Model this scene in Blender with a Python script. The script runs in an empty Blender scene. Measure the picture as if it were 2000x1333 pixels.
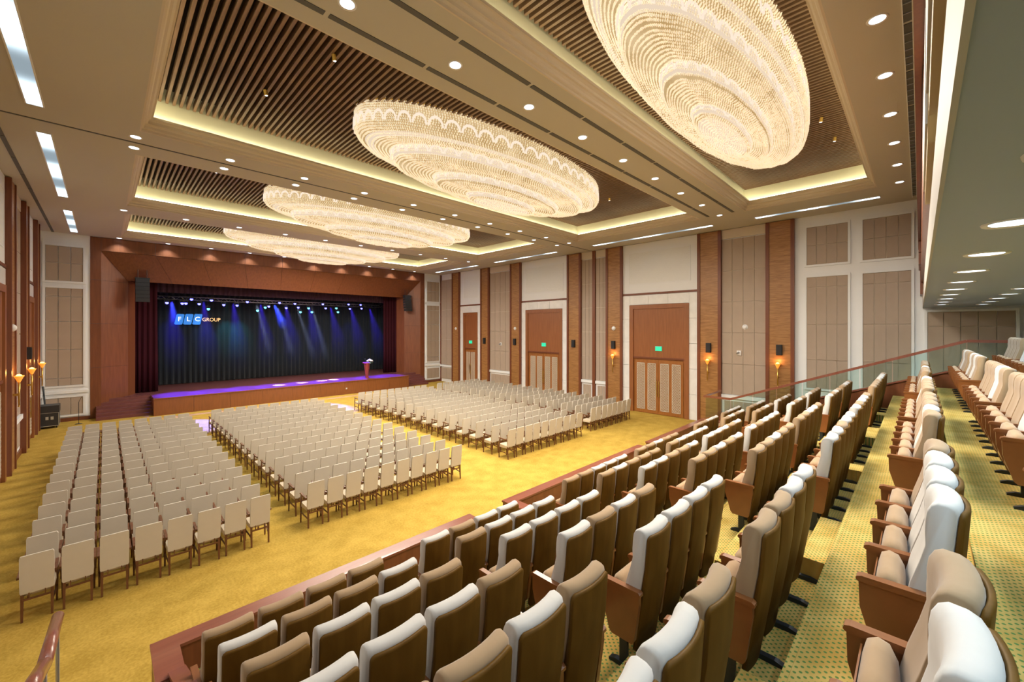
import bpy, math, random
from mathutils import Vector, Matrix
random.seed(7)
PI = math.pi
SC = bpy.context.scene
COL = SC.collection

# ------------------------------------------------------------------ camera
F_PX = 796.4
cam_d = bpy.data.cameras.new('camera')
cam = bpy.data.objects.new('camera', cam_d)
COL.objects.link(cam)
cam.location = (0, 0, 5.0)
cam.rotation_euler = (PI / 2, 0, -PI / 4)
cam_d.sensor_width = 36.0
cam_d.lens = F_PX / 2000 * 36.0
cam_d.shift_y = -23.5 / 2000
cam_d.clip_start = 0.05
cam_d.clip_end = 200
SC.camera = cam

# ------------------------------------------------------------------ world, exposure
w = bpy.data.worlds.new('world')
SC.world = w
w.use_nodes = True
w.node_tree.nodes['Background'].inputs[0].default_value = (0.75, 0.85, 1, 1)
w.node_tree.nodes['Background'].inputs[1].default_value = 0.05
SC.view_settings.view_transform = 'Standard'
SC.view_settings.look = 'None'
SC.view_settings.exposure = 0.0
SC.view_settings.gamma = 1.0
SC.view_settings.use_curve_mapping = False
SC.cycles.max_bounces = 6
SC.cycles.diffuse_bounces = 3
SC.cycles.glossy_bounces = 2
SC.cycles.use_adaptive_sampling = True
SC.cycles.adaptive_threshold = 0.1
SC.cycles.use_denoising = True
SC.cycles.sample_clamp_indirect = 6.0

# light strengths, tuned together
P_CHAND = 1350.0      # chandelier lamp, each
P_DOWN = 175.0        # ceiling downlight, each
P_UNDER = 78.0       # downlight under the upper balcony
E_COVE = 12.0         # cove strip emission
E_LINEAR = 4.5       # linear trough emission
P_STAGE = 1.0        # multiplier on the stage spots

# ------------------------------------------------------------------ room measures (metres, floor z = 0)
XL, XR = -2.42, 22.9
YS = 32.6            # stage wall
YB = -7.0            # rear wall
ZC = 10.17           # ceiling
XC = 10.3            # axis of the hall
ZSOF = 5.83          # soffit of the upper balcony

# ------------------------------------------------------------------ materials
def nt(name):
    m = bpy.data.materials.new(name); m.use_nodes = True
    t = m.node_tree
    return m, t, t.nodes['Principled BSDF']

def plain(name, c, rough=0.6, metal=0.0, spec=0.5, emit=None, es=0.0, sheen=0.0, noise=0.0, nscale=8.0, bump=0.0, bscale=60.0, coat=0.0):
    m, t, b = nt(name)
    b.inputs['Base Color'].default_value = (*c, 1)
    b.inputs['Roughness'].default_value = rough
    b.inputs['Metallic'].default_value = metal
    b.inputs['Specular IOR Level'].default_value = spec
    b.inputs['Sheen Weight'].default_value = sheen
    b.inputs['Coat Weight'].default_value = coat
    if emit:
        b.inputs['Emission Color'].default_value = (*emit, 1)
        b.inputs['Emission Strength'].default_value = es
    if noise or bump:
        tc = t.nodes.new('ShaderNodeTexCoord')
    if noise:
        n = t.nodes.new('ShaderNodeTexNoise'); n.inputs['Scale'].default_value = nscale; n.inputs['Detail'].default_value = 3
        r = t.nodes.new('ShaderNodeMapRange'); r.inputs[3].default_value = 1 - noise; r.inputs[4].default_value = 1 + noise
        mx = t.nodes.new('ShaderNodeVectorMath'); mx.operation = 'SCALE'; mx.inputs[0].default_value = c
        t.links.new(tc.outputs['Object'], n.inputs['Vector']); t.links.new(n.outputs['Fac'], r.inputs[0])
        t.links.new(r.outputs[0], mx.inputs['Scale']); t.links.new(mx.outputs[0], b.inputs['Base Color'])
    if bump:
        n2 = t.nodes.new('ShaderNodeTexNoise'); n2.inputs['Scale'].default_value = bscale; n2.inputs['Detail'].default_value = 2
        bp = t.nodes.new('ShaderNodeBump'); bp.inputs['Strength'].default_value = bump; bp.inputs['Distance'].default_value = 0.02
        t.links.new(tc.outputs['Object'], n2.inputs['Vector']); t.links.new(n2.outputs['Fac'], bp.inputs['Height'])
        t.links.new(bp.outputs[0], b.inputs['Normal'])
    return m

def wood(name, c1, c2, scale=(1, 1, 1), rough=0.35, coat=0.0, spec=0.5, dist=3.0):
    """wood grain: stretched noise along one axis"""
    m, t, b = nt(name)
    tc = t.nodes.new('ShaderNodeTexCoord'); mp = t.nodes.new('ShaderNodeMapping')
    mp.inputs['Scale'].default_value = scale
    n = t.nodes.new('ShaderNodeTexNoise'); n.inputs['Scale'].default_value = 3.0; n.inputs['Detail'].default_value = 5
    n.inputs['Distortion'].default_value = 0.3
    cr = t.nodes.new('ShaderNodeValToRGB')
    cr.color_ramp.elements[0].position = 0.3; cr.color_ramp.elements[0].color = (*c1, 1)
    cr.color_ramp.elements[1].position = 0.7; cr.color_ramp.elements[1].color = (*c2, 1)
    t.links.new(tc.outputs['Object'], mp.inputs['Vector']); t.links.new(mp.outputs[0], n.inputs['Vector'])
    t.links.new(n.outputs['Fac'], cr.inputs[0]); t.links.new(cr.outputs[0], b.inputs['Base Color'])
    b.inputs['Roughness'].default_value = rough; b.inputs['Coat Weight'].default_value = coat
    b.inputs['Specular IOR Level'].default_value = spec
    return m

def carpet_main():
    m, t, b = nt('gold_carpet')
    tc = t.nodes.new('ShaderNodeTexCoord')
    n = t.nodes.new('ShaderNodeTexNoise'); n.inputs['Scale'].default_value = 2.2; n.inputs['Detail'].default_value = 6
    n2 = t.nodes.new('ShaderNodeTexNoise'); n2.inputs['Scale'].default_value = 22; n2.inputs['Detail'].default_value = 3
    mix = t.nodes.new('ShaderNodeMath'); mix.operation = 'ADD'
    h = t.nodes.new('ShaderNodeMath'); h.operation = 'MULTIPLY'; h.inputs[1].default_value = 0.5
    cr = t.nodes.new('ShaderNodeValToRGB')
    cr.color_ramp.elements[0].position = 0.38; cr.color_ramp.elements[0].color = (0.36, 0.228, 0.036, 1)
    cr.color_ramp.elements[1].position = 0.62; cr.color_ramp.elements[1].color = (0.51, 0.335, 0.066, 1)
    t.links.new(tc.outputs['Object'], n.inputs['Vector']); t.links.new(tc.outputs['Object'], n2.inputs['Vector'])
    t.links.new(n.outputs['Fac'], mix.inputs[0]); t.links.new(n2.outputs['Fac'], mix.inputs[1])
    t.links.new(mix.outputs[0], h.inputs[0]); t.links.new(h.outputs[0], cr.inputs[0])
    t.links.new(cr.outputs[0], b.inputs['Base Color'])
    b.inputs['Roughness'].default_value = 0.95; b.inputs['Specular IOR Level'].default_value = 0.1
    bp = t.nodes.new('ShaderNodeBump'); bp.inputs['Strength'].default_value = 0.4; bp.inputs['Distance'].default_value = 0.02
    t.links.new(n2.outputs['Fac'], bp.inputs['Height']); t.links.new(bp.outputs[0], b.inputs['Normal'])
    return m

def carpet_dots():
    """gold carpet woven with a staggered lattice of small green dots"""
    m, t, b = nt('dotted_carpet')
    N = t.nodes.new; L = t.links.new
    tc = N('ShaderNodeTexCoord')
    sp = N('ShaderNodeSeparateXYZ'); L(tc.outputs['Object'], sp.inputs[0])
    def lattice(off):
        d = []
        for ax in (0, 1):
            a = N('ShaderNodeMath'); a.operation = 'MULTIPLY_ADD'; a.inputs[1].default_value = 1 / 0.062; a.inputs[2].default_value = off
            L(sp.outputs[ax], a.inputs[0])
            f = N('ShaderNodeMath'); f.operation = 'FRACT'; L(a.outputs[0], f.inputs[0])
            s = N('ShaderNodeMath'); s.operation = 'SUBTRACT'; s.inputs[1].default_value = 0.5; L(f.outputs[0], s.inputs[0])
            q = N('ShaderNodeMath'); q.operation = 'MULTIPLY'; L(s.outputs[0], q.inputs[0]); L(s.outputs[0], q.inputs[1])
            d.append(q)
        a = N('ShaderNodeMath'); a.operation = 'ADD'; L(d[0].outputs[0], a.inputs[0]); L(d[1].outputs[0], a.inputs[1])
        return a
    mn = N('ShaderNodeMath'); mn.operation = 'MINIMUM'
    L(lattice(0.0).outputs[0], mn.inputs[0]); L(lattice(0.5).outputs[0], mn.inputs[1])
    mr = N('ShaderNodeMapRange'); mr.inputs[1].default_value = 0.022; mr.inputs[2].default_value = 0.040
    mr.inputs[3].default_value = 1; mr.inputs[4].default_value = 0
    L(mn.outputs[0], mr.inputs[0])
    n = N('ShaderNodeTexNoise'); n.inputs['Scale'].default_value = 3; n.inputs['Detail'].default_value = 5; L(tc.outputs['Object'], n.inputs['Vector'])
    cr = N('ShaderNodeValToRGB')
    cr.color_ramp.elements[0].position = 0.35; cr.color_ramp.elements[0].color = (0.38, 0.24, 0.055, 1)
    cr.color_ramp.elements[1].position = 0.65; cr.color_ramp.elements[1].color = (0.50, 0.345, 0.105, 1)
    L(n.outputs['Fac'], cr.inputs[0])
    mx = N('ShaderNodeMix'); mx.data_type = 'RGBA'; mx.inputs[7].default_value = (0.09, 0.17, 0.045, 1)
    L(mr.outputs[0], mx.inputs[0]); L(cr.outputs[0], mx.inputs[6]); L(mx.outputs[2], b.inputs['Base Color'])
    b.inputs['Roughness'].default_value = 0.95; b.inputs['Specular IOR Level'].default_value = 0.1
    return m

def emit_mat(name, c, s, sample=True):
    m = bpy.data.materials.new(name); m.use_nodes = True
    t = m.node_tree; t.nodes.clear()
    e = t.nodes.new('ShaderNodeEmission'); e.inputs[0].default_value = (*c, 1); e.inputs[1].default_value = s
    o = t.nodes.new('ShaderNodeOutputMaterial'); t.links.new(e.outputs[0], o.inputs[0])
    if not sample:
        m.cycles.emission_sampling = 'NONE'
    return m

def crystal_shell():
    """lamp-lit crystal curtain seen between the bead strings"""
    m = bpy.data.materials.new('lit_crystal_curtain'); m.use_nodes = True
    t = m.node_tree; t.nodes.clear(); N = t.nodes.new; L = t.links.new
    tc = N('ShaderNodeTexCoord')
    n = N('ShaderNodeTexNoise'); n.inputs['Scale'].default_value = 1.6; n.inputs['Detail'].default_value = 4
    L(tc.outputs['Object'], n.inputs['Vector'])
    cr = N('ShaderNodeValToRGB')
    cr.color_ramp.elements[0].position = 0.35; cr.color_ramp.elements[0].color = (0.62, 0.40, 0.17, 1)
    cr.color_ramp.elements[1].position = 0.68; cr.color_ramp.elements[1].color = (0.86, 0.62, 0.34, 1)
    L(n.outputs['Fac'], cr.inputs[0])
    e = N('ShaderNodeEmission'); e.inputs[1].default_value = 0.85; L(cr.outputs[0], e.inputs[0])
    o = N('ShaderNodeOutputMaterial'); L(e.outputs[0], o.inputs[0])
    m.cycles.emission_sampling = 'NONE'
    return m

def glass_mat():
    m = bpy.data.materials.new('balustrade_glass'); m.use_nodes = True
    t = m.node_tree; t.nodes.clear(); N = t.nodes.new; L = t.links.new
    tr = N('ShaderNodeBsdfTransparent'); tr.inputs[0].default_value = (0.80, 0.90, 0.88, 1)
    gl = N('ShaderNodeBsdfGlossy'); gl.inputs['Roughness'].default_value = 0.03
    fr = N('ShaderNodeFresnel'); fr.inputs[0].default_value = 1.45
    mx = N('ShaderNodeMixShader'); L(fr.outputs[0], mx.inputs[0]); L(tr.outputs[0], mx.inputs[1]); L(gl.outputs[0], mx.inputs[2])
    o = N('ShaderNodeOutputMaterial'); L(mx.outputs[0], o.inputs[0])
    return m

M = {}
M['carpet'] = carpet_main()
M['dots'] = carpet_dots()
M['ceil'] = plain('ceiling_paint', (0.52, 0.49, 0.42), 0.7, noise=0.03, nscale=0.4)
M['ceil_grey'] = plain('soffit_paint', (0.265, 0.335, 0.43), 0.45, noise=0.04, nscale=0.5)
M['cornice'] = plain('cornice_paint', (0.62, 0.54, 0.43), 0.55)
M['cove'] = plain('cove_paint', (0.80, 0.78, 0.58), 0.7)
M['white'] = plain('white_wall_paint', (0.80, 0.815, 0.83), 0.55, noise=0.03, nscale=1.0)
M['marble'] = plain('white_marble', (0.78, 0.78, 0.77), 0.3, noise=0.12, nscale=3.0)
M['fabric'] = plain('beige_wall_fabric', (0.42, 0.335, 0.265), 0.95, spec=0.1, noise=0.07, nscale=2.0)
M['relief'] = plain('plaster_relief', (0.78, 0.79, 0.78), 0.6, bump=1.0, bscale=14)
M['veneer'] = wood('red_brown_veneer', (0.155, 0.048, 0.018), (0.21, 0.069, 0.026), (4, 4, 0.35), 0.38)
M['veneer_h'] = wood('pilaster_veneer', (0.24, 0.105, 0.030), (0.42, 0.21, 0.07), (0.8, 0.8, 9), 0.4)
M['trimwood'] = wood('dark_red_trim_wood', (0.15, 0.042, 0.017), (0.19, 0.058, 0.022), (6, 6, 0.6), 0.4)
M['doorwood'] = wood('door_wood', (0.28, 0.10, 0.022), (0.36, 0.14, 0.034), (5, 5, 0.5), 0.35)
M['doorframe'] = wood('door_frame_veneer', (0.25, 0.088, 0.028), (0.31, 0.115, 0.038), (4, 4, 0.35), 0.38)
M['stagewood'] = wood('stage_front_wood', (0.20, 0.068, 0.020), (0.26, 0.09, 0.026), (5, 5, 0.5), 0.4)
M['stagefloor'] = wood('stage_floor_boards', (0.14, 0.045, 0.045), (0.19, 0.065, 0.06), (0.4, 6, 6), 0.3)
M['coping'] = wood('parapet_coping_wood', (0.20, 0.058, 0.034), (0.25, 0.078, 0.045), (0.6, 5, 5), 0.28, coat=0.4)
M['slat'] = wood('ceiling_slat_wood', (0.15, 0.082, 0.042), (0.24, 0.14, 0.075), (8, 0.5, 8), 0.5)
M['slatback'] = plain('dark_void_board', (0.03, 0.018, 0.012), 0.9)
M['seatwood'] = wood('seat_shell_wood', (0.095, 0.045, 0.006), (0.135, 0.066, 0.010), (3, 3, 0.5), 0.5, coat=0.0, spec=0.12)
M['armwood'] = wood('seat_arm_wood', (0.20, 0.068, 0.018), (0.25, 0.088, 0.024), (5, 1, 1), 0.3, coat=0.3)
M['tan'] = plain('tan_velvet', (0.33, 0.222, 0.125), 0.9, spec=0.15, sheen=0.25, noise=0.09, nscale=5)
M['creamv'] = plain('cream_velvet', (0.55, 0.52, 0.48), 0.9, spec=0.15, sheen=0.3, noise=0.06, nscale=5)
M['padv'] = plain('seat_pad_velvet', (0.36, 0.235, 0.13), 0.9, spec=0.15, sheen=0.25, noise=0.1, nscale=6)
M['black'] = plain('black_steel', (0.02, 0.025, 0.03), 0.35, metal=0.3)
M['tagred'] = plain('dark_red_tag', (0.10, 0.02, 0.01), 0.6)
M['chair'] = plain('cream_chair_cover', (0.60, 0.545, 0.455), 0.85, spec=0.2, noise=0.04, nscale=6)
M['chairseat'] = plain('pale_chair_seat', (0.60, 0.50, 0.36), 0.85, spec=0.2)
M['chairwood'] = wood('chair_leg_wood', (0.115, 0.042, 0.016), (0.16, 0.06, 0.022), (6, 6, 1), 0.4)
M['blackbox'] = plain('black_speaker_grille', (0.015, 0.015, 0.017), 0.7)
M['darkgrey'] = plain('dark_grey_grille', (0.10, 0.10, 0.095), 0.6)
M['greymetal'] = plain('grey_metal', (0.45, 0.46, 0.48), 0.4, metal=0.8)
M['gold'] = plain('brass', (0.70, 0.46, 0.12), 0.3, metal=0.9)
M['whiteplastic'] = plain('white_plastic', (0.78, 0.78, 0.78), 0.4)
M['lattice'] = plain('pale_lattice', (0.66, 0.58, 0.47), 0.6)
M['latticeback'] = plain('lattice_backing_board', (0.36, 0.22, 0.12), 0.8)  # darker brown board behind the pale lattice
M['backdrop'] = plain('dark_teal_stage_curtain', (0.011, 0.018, 0.026), 0.85, spec=0.2, sheen=0.2)
M['redcurtain'] = plain('dark_red_velvet_curtain', (0.035, 0.006, 0.010), 0.9, sheen=0.0, spec=0.1)
M['border'] = plain('dark_plum_border_curtain', (0.035, 0.010, 0.018), 0.9)
M['stagedark'] = plain('black_stage_wall', (0.012, 0.012, 0.014), 0.9)
M['logo_blue'] = plain('logo_blue', (0.01, 0.16, 0.55), 0.4, emit=(0.01, 0.22, 0.75), es=0.7)
M['logo_white'] = plain('logo_white', (0.9, 0.9, 0.9), 0.4, emit=(1, 1, 1), es=1.0)
M['logo_gold'] = plain('logo_gold', (0.9, 0.55, 0.2), 0.4, emit=(1.0, 0.58, 0.24), es=1.0)
M['green_sign'] = plain('green_exit_sign', (0.02, 0.45, 0.25), 0.4, emit=(0.03, 0.75, 0.42), es=0.75)
M['podium'] = plain('red_wood_podium', (0.26, 0.045, 0.035), 0.4)
M['leaf'] = plain('green_leaf', (0.10, 0.25, 0.04), 0.6)
M['petal'] = plain('white_petal', (0.8, 0.8, 0.76), 0.7)
M['lens_blue'] = emit_mat('blue_stage_lens', (0.10, 0.10, 1.0), 9.0, False)
M['lens_cyan'] = emit_mat('cyan_stage_lens', (0.12, 0.75, 1.0), 5.0, False)
M['led'] = emit_mat('white_led', (0.80, 0.92, 1.0), 4.0, False)
M['led_under'] = emit_mat('cool_led', (0.75, 0.92, 1.0), 4.0, False)
def linear_mat():
    """opal diffuser: brightest over the three lamps behind it"""
    m = emit_mat('linear_diffuser', (0.72, 0.89, 1.0), 1.0, True); t = m.node_tree; N = t.nodes.new; L = t.links.new
    e = [n for n in t.nodes if n.type == 'EMISSION'][0]
    tc = N('ShaderNodeTexCoord'); sp = N('ShaderNodeSeparateXYZ'); L(tc.outputs['Generated'], sp.inputs[0])
    def op(o, a, b=None):
        n = N('ShaderNodeMath'); n.operation = o
        for k, q in enumerate((a, b)):
            if q is None: continue
            if isinstance(q, (int, float)): n.inputs[k].default_value = q
            else: L(q, n.inputs[k])
        return n.outputs[0]
    w_ = op('COSINE', op('MULTIPLY', op('SUBTRACT', sp.outputs[1], 0.5), 2 * PI * 2.3))
    f = op('POWER', op('MULTIPLY', op('ADD', w_, 1.0), 0.5), 2.2)
    L(op('ADD', op('MULTIPLY', f, E_LINEAR), 0.42), e.inputs[1])
    return m
M['linear'] = linear_mat()
M['covestrip'] = emit_mat('cove_strip', (1.0, 0.92, 0.62), E_COVE, True)
M['flame'] = emit_mat('sconce_bulb', (1.0, 0.46, 0.10), 7.0, False)
M['amberglass'] = plain('amber_glass_shade', (0.9, 0.4, 0.08), 0.3, emit=(1.0, 0.30, 0.03), es=0.8)
M['shell'] = crystal_shell()
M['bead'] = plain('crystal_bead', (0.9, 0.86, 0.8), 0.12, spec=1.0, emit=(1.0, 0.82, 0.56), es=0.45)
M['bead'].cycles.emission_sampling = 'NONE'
M['shell_bright'] = emit_mat('crystal_painted_glow', (1.0, 0.80, 0.60), 0.85, False)  # brighter copy of the curtain, lamp light put into its emission
M['scallop_glow'] = emit_mat('lamp_glow_scallop', (1.0, 0.83, 0.66), 1.0, False)  # lamp light on the crystal strands, drawn as glowing scallops
M['glass'] = glass_mat()
M['goldpanel'] = plain('ochre_fascia_panel', (0.36, 0.24, 0.08), 0.6)
M['cream'] = plain('cream_fascia', (0.42, 0.40, 0.37), 0.6)
M['caseblack'] = plain('black_road_case', (0.03, 0.03, 0.032), 0.45)
M['casemetal'] = plain('silver_case_edge', (0.6, 0.62, 0.6), 0.4, metal=0.7)

# ------------------------------------------------------------------ mesh helpers
class MB:
    def __init__(s): s.v = []; s.f = []; s.m = []
    def add(s, vs, fs, mi=0):
        o = len(s.v); s.v += [tuple(q) for q in vs]
        for f in fs: s.f.append(tuple(i + o for i in f)); s.m.append(mi)
        return s
    def box(s, x0, x1, y0, y1, z0, z1, mi=0):
        v = [(x0, y0, z0), (x1, y0, z0), (x1, y1, z0), (x0, y1, z0), (x0, y0, z1), (x1, y0, z1), (x1, y1, z1), (x0, y1, z1)]
        return s.add(v, [(3, 2, 1, 0), (4, 5, 6, 7), (0, 1, 5, 4), (1, 2, 6, 5), (2, 3, 7, 6), (3, 0, 4, 7)], mi)
    def hexa(s, v, mi=0):
        return s.add(v, [(3, 2, 1, 0), (4, 5, 6, 7), (0, 1, 5, 4), (1, 2, 6, 5), (2, 3, 7, 6), (3, 0, 4, 7)], mi)
    def bar(s, p, q, w, h, mi=0):
        p = Vector(p); q = Vector(q); d = (q - p).normalized()
        up = Vector((0, 0, 1)) if abs(d.z) < 0.9 else Vector((0, 1, 0))
        r = d.cross(up).normalized() * (w / 2); u = r.cross(d).normalized() * (h / 2)
        return s.hexa([p - r - u, p + r - u, q + r - u, q - r - u, p - r + u, p + r + u, q + r + u, q - r + u], mi)
    def tube(s, p, q, r0, r1=None, n=10, mi=0, cap=True):
        r1 = r0 if r1 is None else r1
        p = Vector(p); q = Vector(q); d = (q - p).normalized()
        a = d.cross(Vector((0, 0, 1)) if abs(d.z) < 0.9 else Vector((1, 0, 0))).normalized(); b = d.cross(a)
        vs = []
        for c, r in ((p, r0), (q, r1)):
            for i in range(n):
                t = 2 * PI * i / n; vs.append(c + a * (r * math.cos(t)) + b * (r * math.sin(t)))
        fs = [(i, (i + 1) % n, n + (i + 1) % n, n + i) for i in range(n)]
        if cap: fs += [tuple(range(n - 1, -1, -1)), tuple(range(n, 2 * n))]
        return s.add(vs, fs, mi)
    def prism_x(s, poly, x0, x1, mi=0):
        """poly of (y, z), extruded along x"""
        n = len(poly)
        vs = [(x0, y, z) for y, z in poly] + [(x1, y, z) for y, z in poly]
        fs = [tuple(range(n)), tuple(range(2 * n - 1, n - 1, -1))] + [(i, i + n, (i + 1) % n + n, (i + 1) % n) for i in range(n)]
        return s.add(vs, fs, mi)
    def prism_y(s, poly, y0, y1, mi=0):
        n = len(poly)
        vs = [(x, y0, z) for x, z in poly] + [(x, y1, z) for x, z in poly]
        fs = [tuple(range(n)), tuple(range(2 * n - 1, n - 1, -1))] + [(i, i + n, (i + 1) % n + n, (i + 1) % n) for i in range(n)]
        return s.add(vs, fs, mi)
    def prism_z(s, poly, z0, z1, mi=0):
        n = len(poly)
        vs = [(x, y, z0) for x, y in poly] + [(x, y, z1) for x, y in poly]
        fs = [tuple(range(n - 1, -1, -1)), tuple(range(n, 2 * n))] + [(i, (i + 1) % n, (i + 1) % n + n, i + n) for i in range(n)]
        return s.add(vs, fs, mi)
    def lathe(s, prof, n=24, c=(0, 0, 0), ax=1.0, ay=1.0, mi=0, closed=False):
        o = []
        for r, z in prof:
            for i in range(n):
                t = 2 * PI * i / n; o.append((c[0] + ax * r * math.cos(t), c[1] + ay * r * math.sin(t), c[2] + z))
        fs = [(k * n + i, k * n + (i + 1) % n, (k + 1) * n + (i + 1) % n, (k + 1) * n + i) for k in range(len(prof) - 1) for i in range(n)]
        return s.add(o, fs, mi)
    def sphere(s, c, r, n=10, k=6, mi=0):
        return s.lathe([(r * math.sin(PI * j / k) + 1e-4, -r * math.cos(PI * j / k)) for j in range(k + 1)], n, c, mi=mi)
    def mesh(s, name, mats, smooth=False):
        me = bpy.data.meshes.new(name); me.from_pydata(s.v, [], s.f)
        for m in (mats if isinstance(mats, (list, tuple)) else [mats]): me.materials.append(M[m])
        if any(s.m): me.polygons.foreach_set('material_index', s.m)
        if smooth: me.shade_smooth()
        me.update()
        return me
    def build(s, name, mats, parent=None, smooth=False, loc=None):
        return link(name, s.mesh(name, mats, smooth), parent, loc)

def link(name, data, parent=None, loc=None, rz=0):
    o = bpy.data.objects.new(name, data); COL.objects.link(o)
    if parent: o.parent = parent
    if loc: o.location = loc
    if rz: o.rotation_euler = (0, 0, rz)
    return o
def tag(o, label, cat, group=None, kind=None):
    o['label'] = label; o['category'] = cat
    if group: o['group'] = group
    if kind: o['kind'] = kind
    return o
def thing(name, label, cat, loc=(0, 0, 0), group=None, rz=0, kind=None):
    return tag(link(name, None, None, loc, rz), label, cat, group, kind)
def box(name, mat, x0, x1, y0, y1, z0, z1, parent=None):
    return MB().box(x0, x1, y0, y1, z0, z1).build(name, mat, parent)
ORD = ['first', 'second', 'third', 'fourth', 'fifth', 'sixth', 'seventh', 'eighth', 'ninth', 'tenth', 'eleventh', 'twelfth', 'thirteenth',
       'fourteenth', 'fifteenth', 'sixteenth', 'seventeenth', 'eighteenth', 'nineteenth', 'twentieth', 'twenty-first', 'twenty-second',
       'twenty-third', 'twenty-fourth', 'twenty-fifth', 'twenty-sixth', 'twenty-seventh', 'twenty-eighth', 'twenty-ninth', 'thirtieth']

# ------------------------------------------------------------------ floor
fl_o = MB().box(XL - 0.3, XR + 0.3, YB, YS + 0.2, -0.2, 0.0).build('floor', 'carpet')
tag(fl_o, 'gold patterned carpet covering the hall floor', 'floor', kind='structure')

# ------------------------------------------------------------------ ceiling with coffers
CO = [(0.65, 19.9, 1.10, 5.43), (0.65, 19.9, 7.32, 14.40), (0.65, 19.9, 16.42, 23.50), (0.65, 19.9, 25.15, 31.70)]
mb = MB()
ys = [-0.05] + [q for c in CO for q in (c[2], c[3])] + [YS + 0.1]
for i in range(0, len(ys), 2):
    mb.box(XL, XR, ys[i], ys[i + 1], ZC, ZC + 0.12)
for c in CO:
    mb.box(XL, c[0], c[2], c[3], ZC, ZC + 0.12); mb.box(c[1], XR, c[2], c[3], ZC, ZC + 0.12)
ceil_o = mb.build('ceiling', 'ceil')
tag(ceil_o, 'cream painted ceiling with wide beams between four coffers', 'ceiling', kind='structure')
roof = box('roof_slab', 'slatback', XL - 0.3, XR + 0.3, YB - 0.3, YS + 0.3, 12.2, 12.4)
tag(roof, 'dark roof slab above the slatted coffers', 'roof', kind='structure')

SLAT_P = 0.148
cname = ['nearest the balcony', 'second from the balcony', 'third from the balcony', 'nearest the stage']
for ci, (x0, x1, y0, y1) in enumerate(CO):
    c = thing('ceiling_coffer', 'deep ceiling coffer with wooden slats and lit cove, ' + cname[ci], 'coffer', (0, 0, 0), 'ceiling coffers', kind='structure')
    # stepped cornice, inset 0.25 and rising 0.37
    steps = [(0.0, 0.0), (0.035, 0.0), (0.035, 0.06), (0.085, 0.085), (0.085, 0.15), (0.12, 0.19), (0.16, 0.20), (0.16, 0.27), (0.215, 0.31), (0.25, 0.31), (0.25, 0.37)]
    mb = MB()
    ring = lambda i, z: [(x0 + i, y0 + i, ZC + z), (x1 - i, y0 + i, ZC + z), (x1 - i, y1 - i, ZC + z), (x0 + i, y1 - i, ZC + z)]
    for (i0, h0), (i1, h1) in zip(steps, steps[1:]):
        mb.add(ring(i0, h0) + ring(i1, h1), [(k, (k + 1) % 4, 4 + (k + 1) % 4, 4 + k) for k in range(4)])
    mb.add(ring(0.25, 0.37) + ring(-0.06, 0.39), [(k, (k + 1) % 4, 4 + (k + 1) % 4, 4 + k) for k in range(4)])
    mb.add(ring(0.0, 0.0) + ring(-0.06, 0.12), [(k, (k + 1) % 4, 4 + (k + 1) % 4, 4 + k) for k in range(4)])
    mb.build('cornice', 'cornice', c)
    mb = MB()
    e = 0.06; zt = ZC + 1.9
    mb.box(x0 - e - 0.05, x0 - e, y0 - e, y1 + e, ZC + 0.12, zt); mb.box(x1 + e, x1 + e + 0.05, y0 - e, y1 + e, ZC + 0.12, zt)
    mb.box(x0 - e - .05, x1 + e + .05, y0 - e - 0.05, y0 - e, ZC + 0.12, zt); mb.box(x0 - e - .05, x1 + e + .05, y1 + e, y1 + e + 0.05, ZC + 0.12, zt)
    mb.build('cove_wall', 'cove', c)
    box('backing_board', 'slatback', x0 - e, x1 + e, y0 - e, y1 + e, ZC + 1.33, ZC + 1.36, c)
    for (a, b_, cc, d) in ((x0 + 0.02, x1 - 0.02, y0 + 0.02, y0 + 0.07), (x0 + 0.02, x1 - 0.02, y1 - 0.07, y1 - 0.02),
                           (x0 + 0.02, x0 + 0.07, y0 + 0.1, y1 - 0.1), (x1 - 0.07, x1 - 0.02, y0 + 0.1, y1 - 0.1)):
        box('cove_light_strip', 'covestrip', a, b_, cc, d, ZC + 0.40, ZC + 0.43, c)
    n = int((x1 - x0) / SLAT_P)
    sm = MB().box(-0.03, 0.03, y0 - 0.0, y1 + 0.0, ZC + 0.93, ZC + 1.11).mesh('slat', 'slat')
    for k in range(n):
        link('slat', sm, c, (x0 + 0.1 + k * SLAT_P, 0, 0))

# air slots, thin joints and grilles in the ceiling
for yy, nm in ((5.83, 'beside the nearest coffer'), (6.88, 'beside the second coffer')):
    t = thing('air_slot', 'row of dark linear air grilles in the ceiling beam ' + nm, 'air grille', (0, 0, 0), 'beam air slots')
    sm = MB().box(0, 1.82, -0.055, 0.055, -0.012, 0.0).mesh('grille', 'darkgrey')
    for k in range(10):
        link('grille', sm, t, (0.72 + k * 1.9, yy, ZC))
tag(box('ceiling_joint', 'darkgrey', XL + 0.02, XR - 0.02, 15.34, 15.40, ZC - 0.012, ZC), 'thin dark joint running across the ceiling beam with paired downlights', 'joint')
t = thing('air_slot', 'dark linear air grille along the left edge of the ceiling', 'air grille', (0, 0, 0), 'beam air slots')
sm = MB().box(-0.05, 0.05, 0, 1.9, -0.012, 0).mesh('grille', 'darkgrey')
for k in range(12):
    link('grille', sm, t, (-1.93, 9.5 + k * 1.95, ZC))
t = thing('air_grille', 'band of dark louvred grilles between ceiling and upper balcony', 'air grille')
sm = MB().box(0, 1.72, 0, 0.105, -0.012, 0).mesh('grille', 'darkgrey')
sl = MB().box(0, 0.02, 0, 0.105, -0.02, 0).mesh('louvre', 'greymetal')
box('grille_frame', 'white', 0.5, 22.4, 0.075, 0.09, ZC - 0.02, ZC, t); box('grille_frame', 'white', 0.5, 22.4, 0.195, 0.21, ZC - 0.02, ZC, t)
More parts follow.
